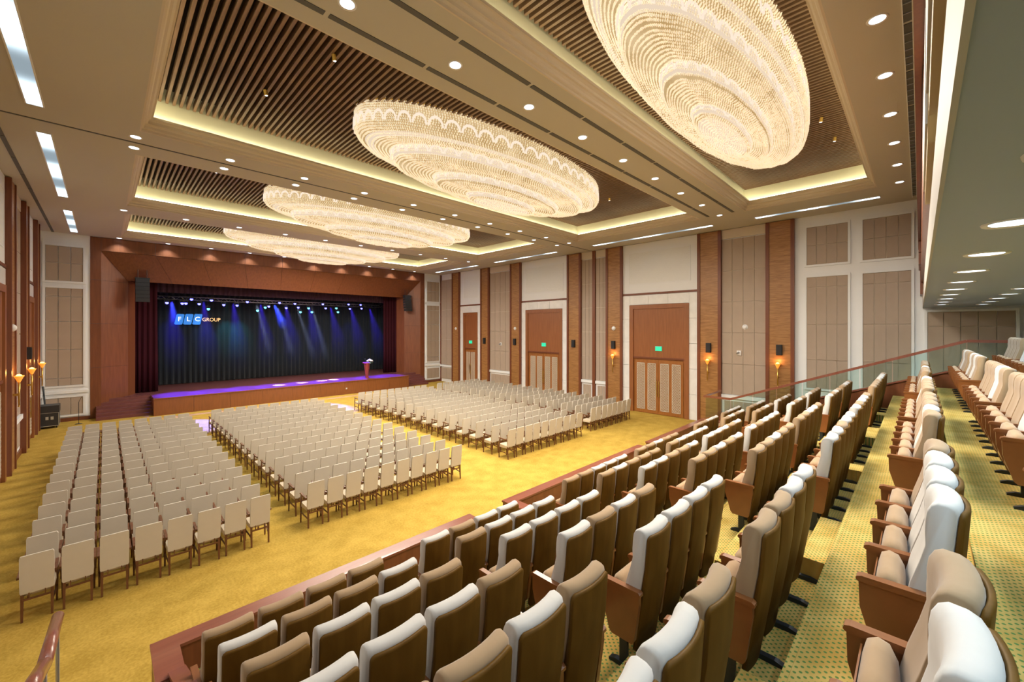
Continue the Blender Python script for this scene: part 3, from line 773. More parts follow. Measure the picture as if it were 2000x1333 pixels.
# stage platform
ZST = 1.0
st = thing('stage_platform', 'raised stage with orange-brown wooden front and dark reddish board floor', 'stage')
TX0, TX1, YF = 2.0, 18.48, 31.0
n = 9
for i in range(n):
    a = TX0 + (TX1 - TX0) * i / n; b = TX0 + (TX1 - TX0) * (i + 1) / n
    box('front_panel', 'stagewood', a + 0.005, b - 0.005, YF, YF + 0.05, 0.0, ZST - 0.05, st)
box('side_panel', 'stagewood', TX0, TX0 + 0.05, YF + 0.05, 33.5, 0, ZST - 0.05, st); box('side_panel', 'stagewood', TX1 - 0.05, TX1, YF + 0.05, 33.5, 0, ZST - 0.05, st)
box('nosing', 'stagewood', TX0 - 0.02, TX1 + 0.02, YF - 0.03, YF + 0.06, ZST - 0.05, ZST + 0.003, st)
nb = 26
for i in range(nb):
    y0 = YF + 0.06 + (38.5 - YF - 0.06) * i / nb; y1 = YF + 0.06 + (38.5 - YF - 0.06) * (i + 1) / nb
    a, b = (TX0, TX1) if y1 < 33.6 else (0.35, 20.15)
    box('floor_board', 'stagefloor', a, b, y0 + 0.004, y1 - 0.004, ZST - 0.05, ZST, st)
for x0, x1, lb in ((-0.32, 2.0, 'left'), (18.48, 20.8, 'right')):
    s = thing('stage_steps', 'dark wooden steps climbing to the %s end of the stage' % lb, 'steps', group='stage steps')
    for k in range(6):
        box('step', 'stagefloor', x0, x1, 31.55 + 0.26 * k, 33.1, ZST / 6 * k, ZST / 6 * (k + 1), s)
t = thing('ground_socket', 'small white floor socket on the stage front', 'socket', (13.1, YF - 0.0, 0.45))
MB().box(-0.05, 0.05, -0.02, 0, -0.05, 0.05).build('plate', 'whiteplastic', t); MB().tube((0, -0.03, 0), (0, -0.02, 0), 0.025, 0.025, 10).build('jack', 'greymetal', t)

def curtain(name, mat, x0, x1, y, z0, z1, amp, wl, label, cat='curtain', group=None, seed=0):
    rnd = random.Random(seed); n = max(8, int((x1 - x0) / wl * 8)); vs = []; fs = []
    ph = 0.0; offs = []
    for i in range(n + 1):
        ph += 2 * PI / 8 * rnd.uniform(0.7, 1.3); offs.append(amp * math.sin(ph) * rnd.uniform(0.7, 1.0))
    rows = 5
    for r in range(rows):
        f = r / (rows - 1)
        for i in range(n + 1):
            x = x0 + (x1 - x0) * i / n + 0.02 * math.sin(i * 1.3 + r); k = 1.0 - 0.35 * f
            vs.append((x, y + offs[i] * k, z0 + (z1 - z0) * f))
    for i in range(n + 1):
        pass
    W = n + 1
    fs = [(r * W + i, r * W + i + 1, (r + 1) * W + i + 1, (r + 1) * W + i) for r in range(rows - 1) for i in range(n)]
    o = MB().add(vs, fs).build(name, mat, None, True)
    md = o.modifiers.new('thickness', 'SOLIDIFY'); md.thickness = 0.02
    return tag(o, label, cat, group)
curtain('backdrop_curtain', 'backdrop', 0.6, 19.9, 38.1, ZST + 0.02, 9.2, 0.07, 0.34, 'dark blue-black pleated backdrop curtain across the stage', seed=3)
curtain('leg_curtain', 'redcurtain', 1.1, 2.42, 34.45, ZST + 0.02, 9.2, 0.06, 0.26, 'dark red velvet side curtain at the left of the stage', group='stage side curtains', seed=4)
curtain('leg_curtain', 'redcurtain', 17.95, 19.4, 34.45, ZST + 0.02, 9.2, 0.06, 0.26, 'dark red velvet side curtain at the right of the stage', group='stage side curtains', seed=5)
curtain('border_curtain', 'border', 1.0, 19.5, 34.75, 7.38, 9.3, 0.05, 0.3, 'dark plum valance curtain hanging across the top of the stage', seed=6)

# truss and stage lights
tr = thing('lighting_truss', 'long grey lighting truss spanning the stage above the curtain', 'truss', (0, 36.0, 7.12))
for dy, dz in ((-0.12, 0.1), (0.12, 0.1), (0, -0.1)):
    MB().tube((2.2, dy, dz), (18.7, dy, dz), 0.028, n=8).build('chord', 'greymetal', tr, True)
m = MB()
k = 2.2
while k < 18.6:
    m.tube((k, -0.12, 0.1), (k + 0.25, 0, -0.1), 0.012, n=5, cap=False); m.tube((k + 0.25, 0, -0.1), (k + 0.5, 0.12, 0.1), 0.012, n=5, cap=False); m.tube((k, -0.12, 0.1), (k + 0.5, 0.12, 0.1), 0.01, n=5, cap=False); k += 0.5
m.build('web_bracing', 'greymetal', tr)
m = MB()
for x in (4, 8, 12.5, 16.5): m.tube((x, 0, 0.1), (x, 0, 2.15), 0.012, n=6)
m.build('hanging_cables', 'black', tr)
LS = [(326, 592, 'b'), (356, 593, 'b'), (363, 593, 'b'), (374, 585, 'b'), (389, 594, 'b'), (413, 587, 'b'), (407, 604, 'c'), (437, 596, 'b'), (463, 597, 'b'), (483, 590, 'b'),
      (503, 607, 'c'), (518, 601, 'c'), (525, 599, 'b'), (546, 592, 'b'), (559, 602, 'b'), (576, 593.5, 'b'), (582.5, 601, 'b'), (586.7, 610, 'c'), (602.7, 602.5, 'c'), (609, 610, 'c'),
      (630.5, 594.5, 'b'), (636, 602.5, 'b'), (656.8, 602.5, 'c'), (660, 610, 'c'), (680.7, 595, 'b'), (683.3, 603.5, 'b'), (704.3, 596, 'b'), (706, 603, 'b')]
can = MB().tube((0, 0.22, 0.03), (0, 0, 0), 0.07, 0.10, 12).mesh('can_body', 'black')
yoke = MB().box(-0.125, -0.11, 0.08, 0.12, -0.02, 0.2).box(0.11, 0.125, 0.08, 0.12, -0.02, 0.2).box(-0.125, 0.125, 0.08, 0.12, 0.19, 0.21).tube((0, 0.1, 0.2), (0, 0.1, 0.34), 0.02, n=6).mesh('yoke', 'black')
lens = {}
for c_, mm in (('b', 'lens_blue'), ('c', 'lens_cyan')):
    lens[c_] = MB().lathe([(1e-4, 0), (0.09, 0)], 14).mesh('lens', mm)
import itertools
for k, (u, v, c_) in enumerate(LS):
    yy = 35.78; tt = (u - 1000) / F_PX; S_ = 2 * yy / (1 - tt)
    x = S_ - yy; z = 5.0 + (643 - v) * S_ / (F_PX * 2 ** .5)
    t = thing('stage_spotlight', '%s glowing stage spotlight on the truss, %s from left' % ('blue' if c_ == 'b' else 'cyan', ORD[k]), 'stage light', (x, yy, z), 'stage spotlights on the truss')
    link('can_body', can, t); link('yoke', yoke, t)
    lo = link('lens', lens[c_], t, (0, -0.012, 0)); lo.rotation_euler = (math.radians(82), 0, 0)
# light of those fixtures: pools on the stage floor, washes on the backdrop and over the stage edge
for k in range(9):
    x = 3.2 + 1.75 * k
    spot('stage_pool_lamp', (x, 35.7, 6.9), 24000 * P_STAGE, (0.06, 0.025, 1.0), 24, 0.8, (x, 32.15, ZST))
for x, tx in ((8.2, 8.8), (9.6, 10.4), (11.0, 11.9), (12.2, 12.8)):
    spot('stage_white_lamp', (x, 35.7, 6.85), 60000 * P_STAGE, (0.5, 0.6, 1.0), 7, 0.4, (tx, 32.3 + 0.12 * (tx - 9), ZST))
for x, tx, pw, an in ((3.2, 3.25, 110000, 13), (9.4, 9.7, 130000, 17)):
    spot('stage_wash_lamp', (x, 35.7, 6.9), pw * P_STAGE, (0.03, 0.06, 1.0), an, 0.5, (tx, 26.6, 0.0))
for x, tx, cl, pw in ((3.0, 3.4, (0.06, 0.10, 1.0), 300), (5.0, 5.3, (0.12, 0.35, 1.0), 380), (6.4, 6.8, (0.10, 0.7, 0.8), 700), (7.2, 7.6, (0.10, 0.75, 0.75), 500), (10.5, 11.2, (0.05, 0.1, 1.0), 220),
                  (13.0, 13.2, (0.05, 0.1, 1.0), 260), (16.0, 16.3, (0.05, 0.1, 1.0), 220)):
    spot('backdrop_lamp', (x, 36.3, 7.0), pw * P_STAGE, cl, 36, 0.9, (tx, 38.1, 4.6))

# logo sign hanging in front of the backdrop: F L C tiles and the word GROUP
def at_y(u, v, yy):
    tt = (u - 1000) / F_PX; S_ = 2 * yy / (1 - tt); return S_ - yy, 5.0 + (643 - v) * S_ / (F_PX * 2 ** .5)
def text_mesh(s, size, mat, ext=0.015):
    cu = bpy.data.curves.new('txt', 'FONT'); cu.body = s; cu.size = size; cu.extrude = ext; cu.align_x = 'CENTER'; cu.align_y = 'CENTER'
    o = bpy.data.objects.new('txt', cu); COL.objects.link(o)
    bpy.context.view_layer.update()
    me = bpy.data.meshes.new_from_object(o.evaluated_get(bpy.context.evaluated_depsgraph_get()))
    bpy.data.objects.remove(o); me.materials.clear(); me.materials.append(M[mat]); return me
lg = thing('stage_logo', 'glowing FLC GROUP sign with three blue tiles and gold letters before the backdrop', 'sign', (0, 37.85, 0))
for ch, u0, u1 in (('F', 343, 358), ('L', 360.3, 375.5), ('C', 378, 393)):
    xa, za = at_y(u0, 613.5, 37.85); xb, zb = at_y(u1, 634.5, 37.85)
    sk = 0.06; r_ = 0.08
    cx, cz, hw, hh = (xa + xb) / 2, (za + zb) / 2, (xb - xa) / 2 + 0.01, (za - zb) / 2
    pts = []
    for (sx, sz) in ((1, 1), (-1, 1), (-1, -1), (1, -1)):
        for j in range(5):
            a0 = math.atan2(sz, sx) - PI / 4 + PI / 2 * j / 4
            pts.append((cx + sx * (hw - r_) + r_ * math.cos(a0) + sk * sz, cz + sz * (hh - r_) + r_ * math.sin(a0)))
    tl = MB().prism_y(pts, -0.02, 0.03).build('blue_tile', 'logo_blue', lg)
    me = text_mesh(ch, hh * 1.15, 'logo_white')
    o = link('letter', me, tl, (cx, -0.035, cz)); o.rotation_euler = (PI / 2, 0, 0)
xa, za = at_y(395, 620, 37.85); xb, zb = at_y(430, 630, 37.85)
me = text_mesh('GROUP', 0.34, 'logo_gold')
wd = max(v.co.x for v in me.vertices) - min(v.co.x for v in me.vertices)
o = link('lettering', me, lg, ((xa + xb) / 2, -0.03, (za + zb) / 2)); o.rotation_euler = (PI / 2, 0, 0); s_ = (xb - xa) / wd; o.scale = (s_, 1.1, 1)

# line array speakers
for cx, lb in ((1.62, 'left'), (19.0, 'right')):
    t = thing('line_array_speaker', 'black hanging line array speaker at the upper %s corner of the stage opening' % lb, 'speaker', (cx, 32.95, 0), 'hanging line arrays')
    if lb == 'right': t.location.x = 19.45
    for k in range(6):
        z1 = 8.0 - 0.235 * k; yo = -0.02 * k * k * 0.35
        MB().prism_x([(-0.22 + yo, z1 - 0.22), (0.18 + yo, z1 - 0.2), (0.18 + yo, z1 - 0.02), (-0.22 + yo, z1)], -0.31, 0.31).build('speaker_box', 'blackbox', t)
    MB().box(-0.33, 0.33, -0.22, 0.2, 8.01, 8.06).build('fly_frame', 'black', t)
    m = MB(); m.tube((-0.2, 0, 8.05), (-0.2, 0, 8.55), 0.012, n=6); m.tube((0.2, 0, 8.05), (0.2, 0, 8.55), 0.012, n=6); m.build('hanging_chain', 'black', t)

# podium with flowers on the stage
pd = thing('podium', 'slender red wooden podium tapering to its base at the right of the stage', 'podium', (15.2, 32.0, ZST))
MB().lathe([(0.0, 0), (0.17, 0), (0.18, 0.05), (0.13, 0.07), (0.17, 0.6), (0.235, 1.12), (0.25, 1.14), (0.25, 1.18), (0.0, 1.18)], 8).build('body', 'podium', pd)
MB().hexa([(-0.28, -0.2, 1.18), (0.28, -0.2, 1.18), (0.28, 0.2, 1.18), (-0.28, 0.2, 1.18), (-0.28, -0.2, 1.20), (0.28, -0.2, 1.20), (0.28, 0.2, 1.28), (-0.28, 0.2, 1.28)]).build('top', 'podium', pd)
m = MB().tube((-0.15, 0.0, 1.24), (-0.17, -0.02, 1.52), 0.01, n=6); m.sphere((-0.17, -0.02, 1.55), 0.03, 8, 5); m.build('microphone', 'black', pd)
fw = thing('flower_arrangement', 'white flowers with green leaves lying over the podium top', 'flowers', (15.32, 31.95, ZST + 1.25))
m = MB(); rnd = random.Random(2)
for k in range(26):
    a = rnd.uniform(0, 2 * PI); r = rnd.uniform(0, 0.24); m.sphere((r * math.cos(a) + 0.1, r * math.sin(a), 0.1 + 0.14 * (1 - r / 0.26) + rnd.uniform(-0.02, 0.03)), rnd.uniform(0.035, 0.06), 7, 4)
b_ = m.build('blossoms', 'petal', fw, True); b_['kind'] = 'stuff'
m = MB()
for k in range(22):
    a = rnd.uniform(0, 2 * PI); r = rnd.uniform(0.15, 0.33); c_ = Vector((0.1 + r * math.cos(a), r * math.sin(a), rnd.uniform(-0.02, 0.12))); d = Vector((math.cos(a), math.sin(a), -0.4)) * 0.12; s = Vector((-math.sin(a), math.cos(a), 0)) * 0.03
    m.add([c_, c_ + d * 0.5 + s, c_ + d, c_ + d * 0.5 - s], [(0, 1, 2, 3)])
b_ = m.build('leaves', 'leaf', fw); b_['kind'] = 'stuff'

# road case and stand by the left wall
t = thing('road_case', 'black road case with silver edges by the stage wall', 'case', (-1.95, 31.2, 0))
MB().box(-0.32, 0.32, -0.4, 0.4, 0.12, 1.12).build('body', 'caseblack', t)
m = MB()
for sx in (-0.33, 0.31):
    for sy in (-0.41, 0.39): m.box(sx, sx + 0.02, sy, sy + 0.02, 0.12, 1.13)
for z in (0.12, 0.78, 1.11): m.box(-0.33, 0.33, -0.41, -0.39, z, z + 0.025); m.box(0.31, 0.33, -0.41, 0.41, z, z + 0.025)
m.build('edge_trim', 'casemetal', t)
MB().box(-0.34, 0.34, -0.42, 0.42, 0.8, 1.15).build('lid', 'caseblack', t)
m = MB(); m.box(-0.12, -0.02, -0.415, -0.40, 0.45, 0.6); m.box(0.05, 0.15, -0.415, -0.40, 0.45, 0.6); m.build('latches', 'casemetal', t)
for sx in (-0.25, 0.25):
    for sy in (-0.3, 0.3): MB().tube((sx - 0.02, sy, 0.06), (sx + 0.02, sy, 0.06), 0.06, 0.06, 10).build('castor', 'black', t)
t = thing('ladder_pole', 'dark pole with yellow foot leaning behind the road case', 'pole', (-2.1, 31.9, 0))
MB().tube((0.0, 0.0, 0.0), (-0.15, 0.35, 2.0), 0.035, n=8).build('shaft', 'black', t); MB().tube((0, -0.03, 0), (0, 0.0, 0.9), 0.04, n=8).build('sleeve', 'gold', t)
t = thing('microphone_stand', 'thin black microphone stand before the stage wall panels', 'stand', (-0.95, 31.3, 0))
MB().tube((0, 0, 0.02), (0, 0, 1.15), 0.012, n=6).build('pole', 'black', t); MB().tube((0, 0, 1.15), (0.12, -0.05, 1.45), 0.01, n=6).build('boom', 'black', t); MB().tube((0, 0, 0), (0, 0, 0.02), 0.14, 0.13, 12).build('base', 'black', t)

# ------------------------------------------------------------------ tiered seating
ROWY = [5.50, 4.59, 3.67, 2.73, 1.80, 0.86, -0.16, -1.10, -2.04]
ROWZ = [0.32, 0.68, 1.04, 1.40, 1.76, 2.12, 2.60, 3.00, 3.40]
PX0, PX1 = 0.43, 20.1
EDGE = [y - 0.195 for y in ROWY]
tiers = thing('floor_tiers', 'stepped seating platform covered in gold carpet with green dots', 'platform', kind='structure')
prev = 7.02
for i in range(9):
    e = EDGE[i] if i < 8 else YB
    box('tier', 'dots', PX0 + 0.02, PX1, e - (0.02 if i < 8 else 0), prev, max(0, ROWZ[i] - 0.75), ROWZ[i], tiers)
    box('nosing', 'dots', PX0 + 0.02, PX1, prev - 0.025, prev + 0.02 if i else prev, ROWZ[i] - 0.035, ROWZ[i] + 0.004, tiers)
    prev = e
# half steps in the aisles
AIS = [(2.91, 3.50), (5.72, 7.12), (9.9, 10.37), (13.14, 14.57), (16.8, 17.37)]
for i in range(1, 9):
    for (a, b) in AIS:
        y1 = EDGE[i - 1]
        box('aisle_step', 'dots', a, b, y1, y1 + 0.32, ROWZ[i - 1], (ROWZ[i - 1] + ROWZ[i]) / 2, tiers)
# left stair from the hall floor and the walk beside the seats
for k in range(16):
    z1 = 0.18 * (k + 1); y1 = 6.9 - 0.47 * k
    box('stair_step', 'dots', XL, PX0 - 0.02, y1 - (0.49 if k < 15 else 6), y1, max(0, z1 - 0.5), z1, tiers)
    box('stair_step', 'dots', PX1 + 0.25, XR, y1 - (0.49 if k < 15 else 6), y1, max(0, z1 - 0.5), z1, tiers)
for a, b in ((5.94, 6.92), (13.86, 14.36)):
    box('entry_step', 'carpet', a, b, 7.0, 7.35, 0, 0.16, tiers)

# parapet
pp = thing('parapet', 'low red-brown wooden parapet in three lengths in front of the tiered seats', 'parapet', kind='structure')
PY, PW, PZ = 7.30, 0.287, 0.765
def seg(x0, x1, wl_, wr_):
    box('wall_panel', 'veneer', x0 + 0.02, x1 - 0.02, PY - PW + 0.02, PY - 0.02, 0, PZ - 0.04, pp)
    box('coping', 'coping', x0, x1, PY - PW, PY, PZ - 0.04, PZ, pp)
    for fl_, xa, xb in ((wl_, x0, x0 + PW), (wr_, x1 - PW, x1)):
        if fl_:
            box('return_wall', 'veneer', xa + 0.02, xb - 0.02, 6.46, PY - PW + 0.02, 0, PZ - 0.04, pp)
            box('coping', 'coping', xa, xb, 6.44, PY - PW, PZ - 0.04, PZ, pp)
seg(0.43, 5.92, True, True); seg(6.94, 13.83, True, True); seg(14.38, 20.1, True, True)
# sloping side copings
def slope(x0, x1, ya, za, yb, zb, name='side_coping', mat='coping', th=0.05, parent=pp):
    m = MB(); m.hexa([(x0, yb, zb - th), (x1, yb, zb - th), (x1, ya, za - th), (x0, ya, za - th), (x0, yb, zb), (x1, yb, zb), (x1, ya, za), (x0, ya, za)])
    return m.build(name, mat, parent)
def slope_wall(x0, x1, ya, za, yb, zb, name='side_wall', mat='veneer'):
    m = MB(); m.prism_x([(ya, 0), (ya, za), (yb, zb), (yb, 0)], x0, x1); return m.build(name, mat, pp)
slope(0.55, 0.72, 6.5, 0.80, -3.0, 4.35); slope_wall(0.43, 0.68, 6.45, 0.74, -3.0, 4.28)
slope(20.05, 20.32, 6.5, 0.92, -0.65, 3.58); slope_wall(20.1, 20.3, 6.45, 0.87, -0.65, 3.52)
slope(20.05, 20.32, -0.65, 3.58, -3.2, 3.85); slope_wall(20.1, 20.3, -0.65, 3.52, -3.2, 3.8)
# glass balustrade on the right
gb = thing('glass_balustrade', 'clear glass balustrade with brown handrail along the right stair', 'balustrade')
XG = 20.2
def base_z(y): return 0.92 + (6.5 - y) / 7.15 * 2.66 if y > -0.65 else 3.58 + (-0.65 - y) * 0.106
def rail_z(y):
    if y > 6.1: return 1.80
    if y > -1.1: return 1.80 + (6.1 - y) / 7.2 * 2.80
    return 4.60
ysg = [7.2, 6.1, 5.2, 4.3, 3.4, 2.5, 1.6, 0.7, -0.2, -1.1, -2.1, -3.1]
for a, b in zip(ysg, ysg[1:]):
    a2, b2 = a - 0.015, b + 0.015
    za, zb = (base_z(min(a2, 6.5)) + 0.0, base_z(min(b2, 6.5)))
    if a > 6.5: za = 0.8
    m = MB(); m.prism_x([(a2, za), (a2, rail_z(a2) - 0.04), (b2, rail_z(b2) - 0.04), (b2, zb)], XG - 0.008, XG + 0.008)
    m.build('glass_pane', 'glass', gb)
pts = [(XG, 7.25, 1.80), (XG, 6.1, 1.80), (XG, -1.1, 4.60), (XG, -3.2, 4.60)]
for p, q in zip(pts, pts[1:]):
    MB().bar(p, q, 0.11, 0.09).build('handrail', 'coping', gb)
MB().bar((XG, 7.25, 1.80), (XR - 0.3, 7.3, 1.80), 0.09, 0.07).build('handrail', 'coping', gb)
# left stair handrail
hr = thing('stair_handrail', 'round dark wooden handrail of the left stair at the bottom edge of the picture', 'handrail')
hp = [(-0.40, 7.42, 1.50), (-0.40, 5.85, 1.83), (-0.40, 4.4, 2.42), (-0.40, 1.5, 3.6)]
m = MB()
for p, q in zip(hp, hp[1:]): m.tube(p, q, 0.055, n=12)
m.sphere(hp[0], 0.055, 12, 8); m.sphere(hp[1], 0.055, 12, 8); m.build('rail', 'coping', hr, True)
for (x, y, z), zf in ((hp[0], 0.0), (hp[1], 0.54), (hp[2], 1.08), (hp[3], 2.16)):
    MB().tube((x, y - 0.02 if zf == 0 else y, zf), (x, y - 0.02 if zf == 0 else y, z - 0.03), 0.018, n=8).build('post', 'greymetal', hr)

# ---- theatre seat, local: x 0..P, y forward to the stage, origin on the floor under the back's top edge
P = 0.542
def loft(prof, x0, x1, n, curve, edge, pinch=0.86, drop=0.015):
    """profile (y,z) swept along x with plan curvature and softened ends"""
    cy = sum(q[0] for q in prof) / len(prof); cz = sum(q[1] for q in prof) / len(prof)
    xs = [x0, x0 + edge * 0.3, x0 + edge] + [x0 + edge + (x1 - x0 - 2 * edge) * k / n for k in range(1, n)] + [x1 - edge, x1 - edge * 0.3, x1]
    e0 = [(pinch, drop), (1 - (1 - pinch) * 0.4, drop * 0.45), (1, 0)]
    sc = e0 + [(1, 0)] * (n - 1) + e0[::-1]
    zt = max(q[1] for q in prof); zb = min(q[1] for q in prof)
    vs = []; N_ = len(prof); xm = (x0 + x1) / 2; hw = (x1 - x0) / 2
    yc = {}
    for x, (s, d) in zip(xs, sc):
        for i, (y, z) in enumerate(prof):
            # local mid thickness: pull towards the centre line of the slab at this height
            others = [q[0] for q in prof if abs(q[1] - z) < 0.09]
            c0 = (min(others) + max(others)) / 2
            f = (z - zb) / (zt - zb)
            vs.append((x, c0 + (y - c0) * s + curve * ((x - xm) / hw) ** 2, z - d * max(0, 2 * f - 1) + d * max(0, 1 - 2 * f)))
    K = len(xs)
    fs = [(k * N_ + i, k * N_ + (i + 1) % N_, (k + 1) * N_ + (i + 1) % N_, (k + 1) * N_ + i) for k in range(K - 1) for i in range(N_)]
    fs += [tuple(range(N_ - 1, -1, -1)), tuple(range((K - 1) * N_, K * N_))]
    return MB().add(vs, fs)
cush = [(0.205, 0.50), (0.215, 0.56), (0.205, 0.68), (0.175, 0.82), (0.135, 0.96), (0.108, 1.07), (0.102, 1.15), (0.108, 1.23), (0.10, 1.29), (0.08, 1.33), (0.05, 1.348), (0.0, 1.343), (-0.028, 1.328), (-0.036, 1.30), (-0.012, 1.02), (0.03, 0.74), (0.07, 0.50)]
cush_me = {}
for nm in ('tan', 'creamv'):
    cush_me[nm] = loft(cush, 0.042, P - 0.021, 6, 0.035, 0.03).mesh('back_cushion', nm, True)
shell_prof = [(0.07, 0.50), (0.03, 0.72), (-0.015, 1.0), (-0.038, 1.295), (-0.044, 1.308), (-0.064, 1.304), (-0.066, 1.285), (-0.046, 0.98), (-0.006, 0.70), (0.04, 0.42), (0.085, 0.15), (0.105, 0.16), (0.07, 0.42)]
m = loft(shell_prof, 0.052, P - 0.03, 6, 0.035, 0.03, 0.9, 0.03)
shell_me = m.mesh('back_shell', 'seatwood', True)
pad = [(0.225, 0.40), (0.22, 0.60), (0.235, 0.73), (0.265, 0.795), (0.315, 0.81), (0.355, 0.785), (0.375, 0.70), (0.375, 0.48), (0.35, 0.39)]
pad_me = loft(pad, 0.05, P - 0.024, 4, 0.0, 0.05, 0.7, 0.03).mesh('seat_cushion', 'padv', True)
pan_me = MB().prism_x([(0.372, 0.37), (0.384, 0.39), (0.388, 0.66), (0.384, 0.72), (0.376, 0.72)], 0.07, P - 0.03).mesh('seat_pan', 'armwood')
side_poly = [(0.045, 0.745), (0.045, 0.66), (0.095, 0.30), (0.115, 0.27), (0.33, 0.27), (0.36, 0.30), (0.44, 0.58), (0.445, 0.745)]
side_me = MB().prism_x(side_poly, -0.012, 0.036).mesh('side_panel', 'armwood')
cap = [(0.03, 0.745), (0.03, 0.77), (0.05, 0.785), (0.43, 0.785), (0.455, 0.775), (0.46, 0.757), (0.45, 0.745)]
cap_me = MB().prism_x(cap, -0.02, 0.044).mesh('armrest', 'armwood')
leg_me = MB().box(-0.006, 0.03, 0.17, 0.25, 0.02, 0.28).prism_x([(-0.045, 0.0), (-0.045, 0.028), (0.02, 0.045), (0.30, 0.045), (0.36, 0.02), (0.36, 0.0)], -0.016, 0.040).mesh('leg', 'black')
tag_me = MB().box(P - 0.045, P - 0.026, 0.128, 0.142, 0.97, 1.01).mesh('name_tag', 'tagred')
BLK = [(0.72, 4), (3.52, 4), (7.16, 5), (10.40, 5), (14.61, 4), (17.40, 4)]
rs = random.Random(11)
CREAM_NEAR = {(6, 3): 0, (6, 2): 1, (6, 4): 1, (6, 5): 1, (6, 6): 1, (6, 7): 0, (4, 4): 1, (4, 5): 1, (4, 6): 1, (4, 3): 0, (5, 3): 0, (5, 2): 1, (5, 4): 0, (5, 5): 0, (5, 6): 1, (5, 7): 1,
              (3, 4): 1, (3, 5): 0, (3, 6): 1, (3, 7): 0, (3, 3): 0, (3, 2): 1, (3, 1): 1, (2, 4): 1, (2, 5): 1, (2, 6): 1, (2, 7): 1, (2, 3): 0, (2, 2): 1, (2, 1): 1,
              (1, 0): 1, (1, 1): 0, (1, 2): 0, (1, 3): 1, (1, 4): 0, (1, 5): 1, (1, 6): 1, (1, 7): 1, (0, 0): 0, (0, 1): 0, (0, 2): 0, (0, 3): 0, (0, 4): 1, (0, 5): 0, (0, 6): 1, (0, 7): 1}
rowname = ['first', 'second', 'third', 'fourth', 'fifth', 'sixth', 'seventh', 'eighth', 'ninth']
for r in range(9):
    idx = 0
    for bi, (bx, n) in enumerate(BLK):
        for k in range(n):
            i = idx; idx += 1
            if r == 7 and (bi < 1 or (bi == 1 and k < 2)): continue
            if r == 8 and bi < 3: continue
            if r == 6 and bi == 0 and k == 0: continue
            cr_ = CREAM_NEAR.get((r, i), 1 if rs.random() < 0.42 else 0)
            t = thing('theatre_seat', '%s velvet tip-up seat, %s row from the parapet, %s seat from the left' % ('cream' if cr_ else 'tan', rowname[r], ORD[i]),
                      'seat', (bx + k * P, ROWY[r], ROWZ[r]), 'tip-up theatre seats')
            link('back_cushion', cush_me['creamv' if cr_ else 'tan'], t); link('back_shell', shell_me, t)
            link('seat_cushion', pad_me, t); link('seat_pan', pan_me, t)
            s = link('side_panel', side_me, t); link('armrest', cap_me, s); link('leg', leg_me, t)
            if r >= 6: link('name_tag', tag_me, t)
            if k == n - 1:
                s = link('side_panel', side_me, t, (P, 0, 0)); link('armrest', cap_me, s); link('leg', leg_me, t, (P, 0, 0))

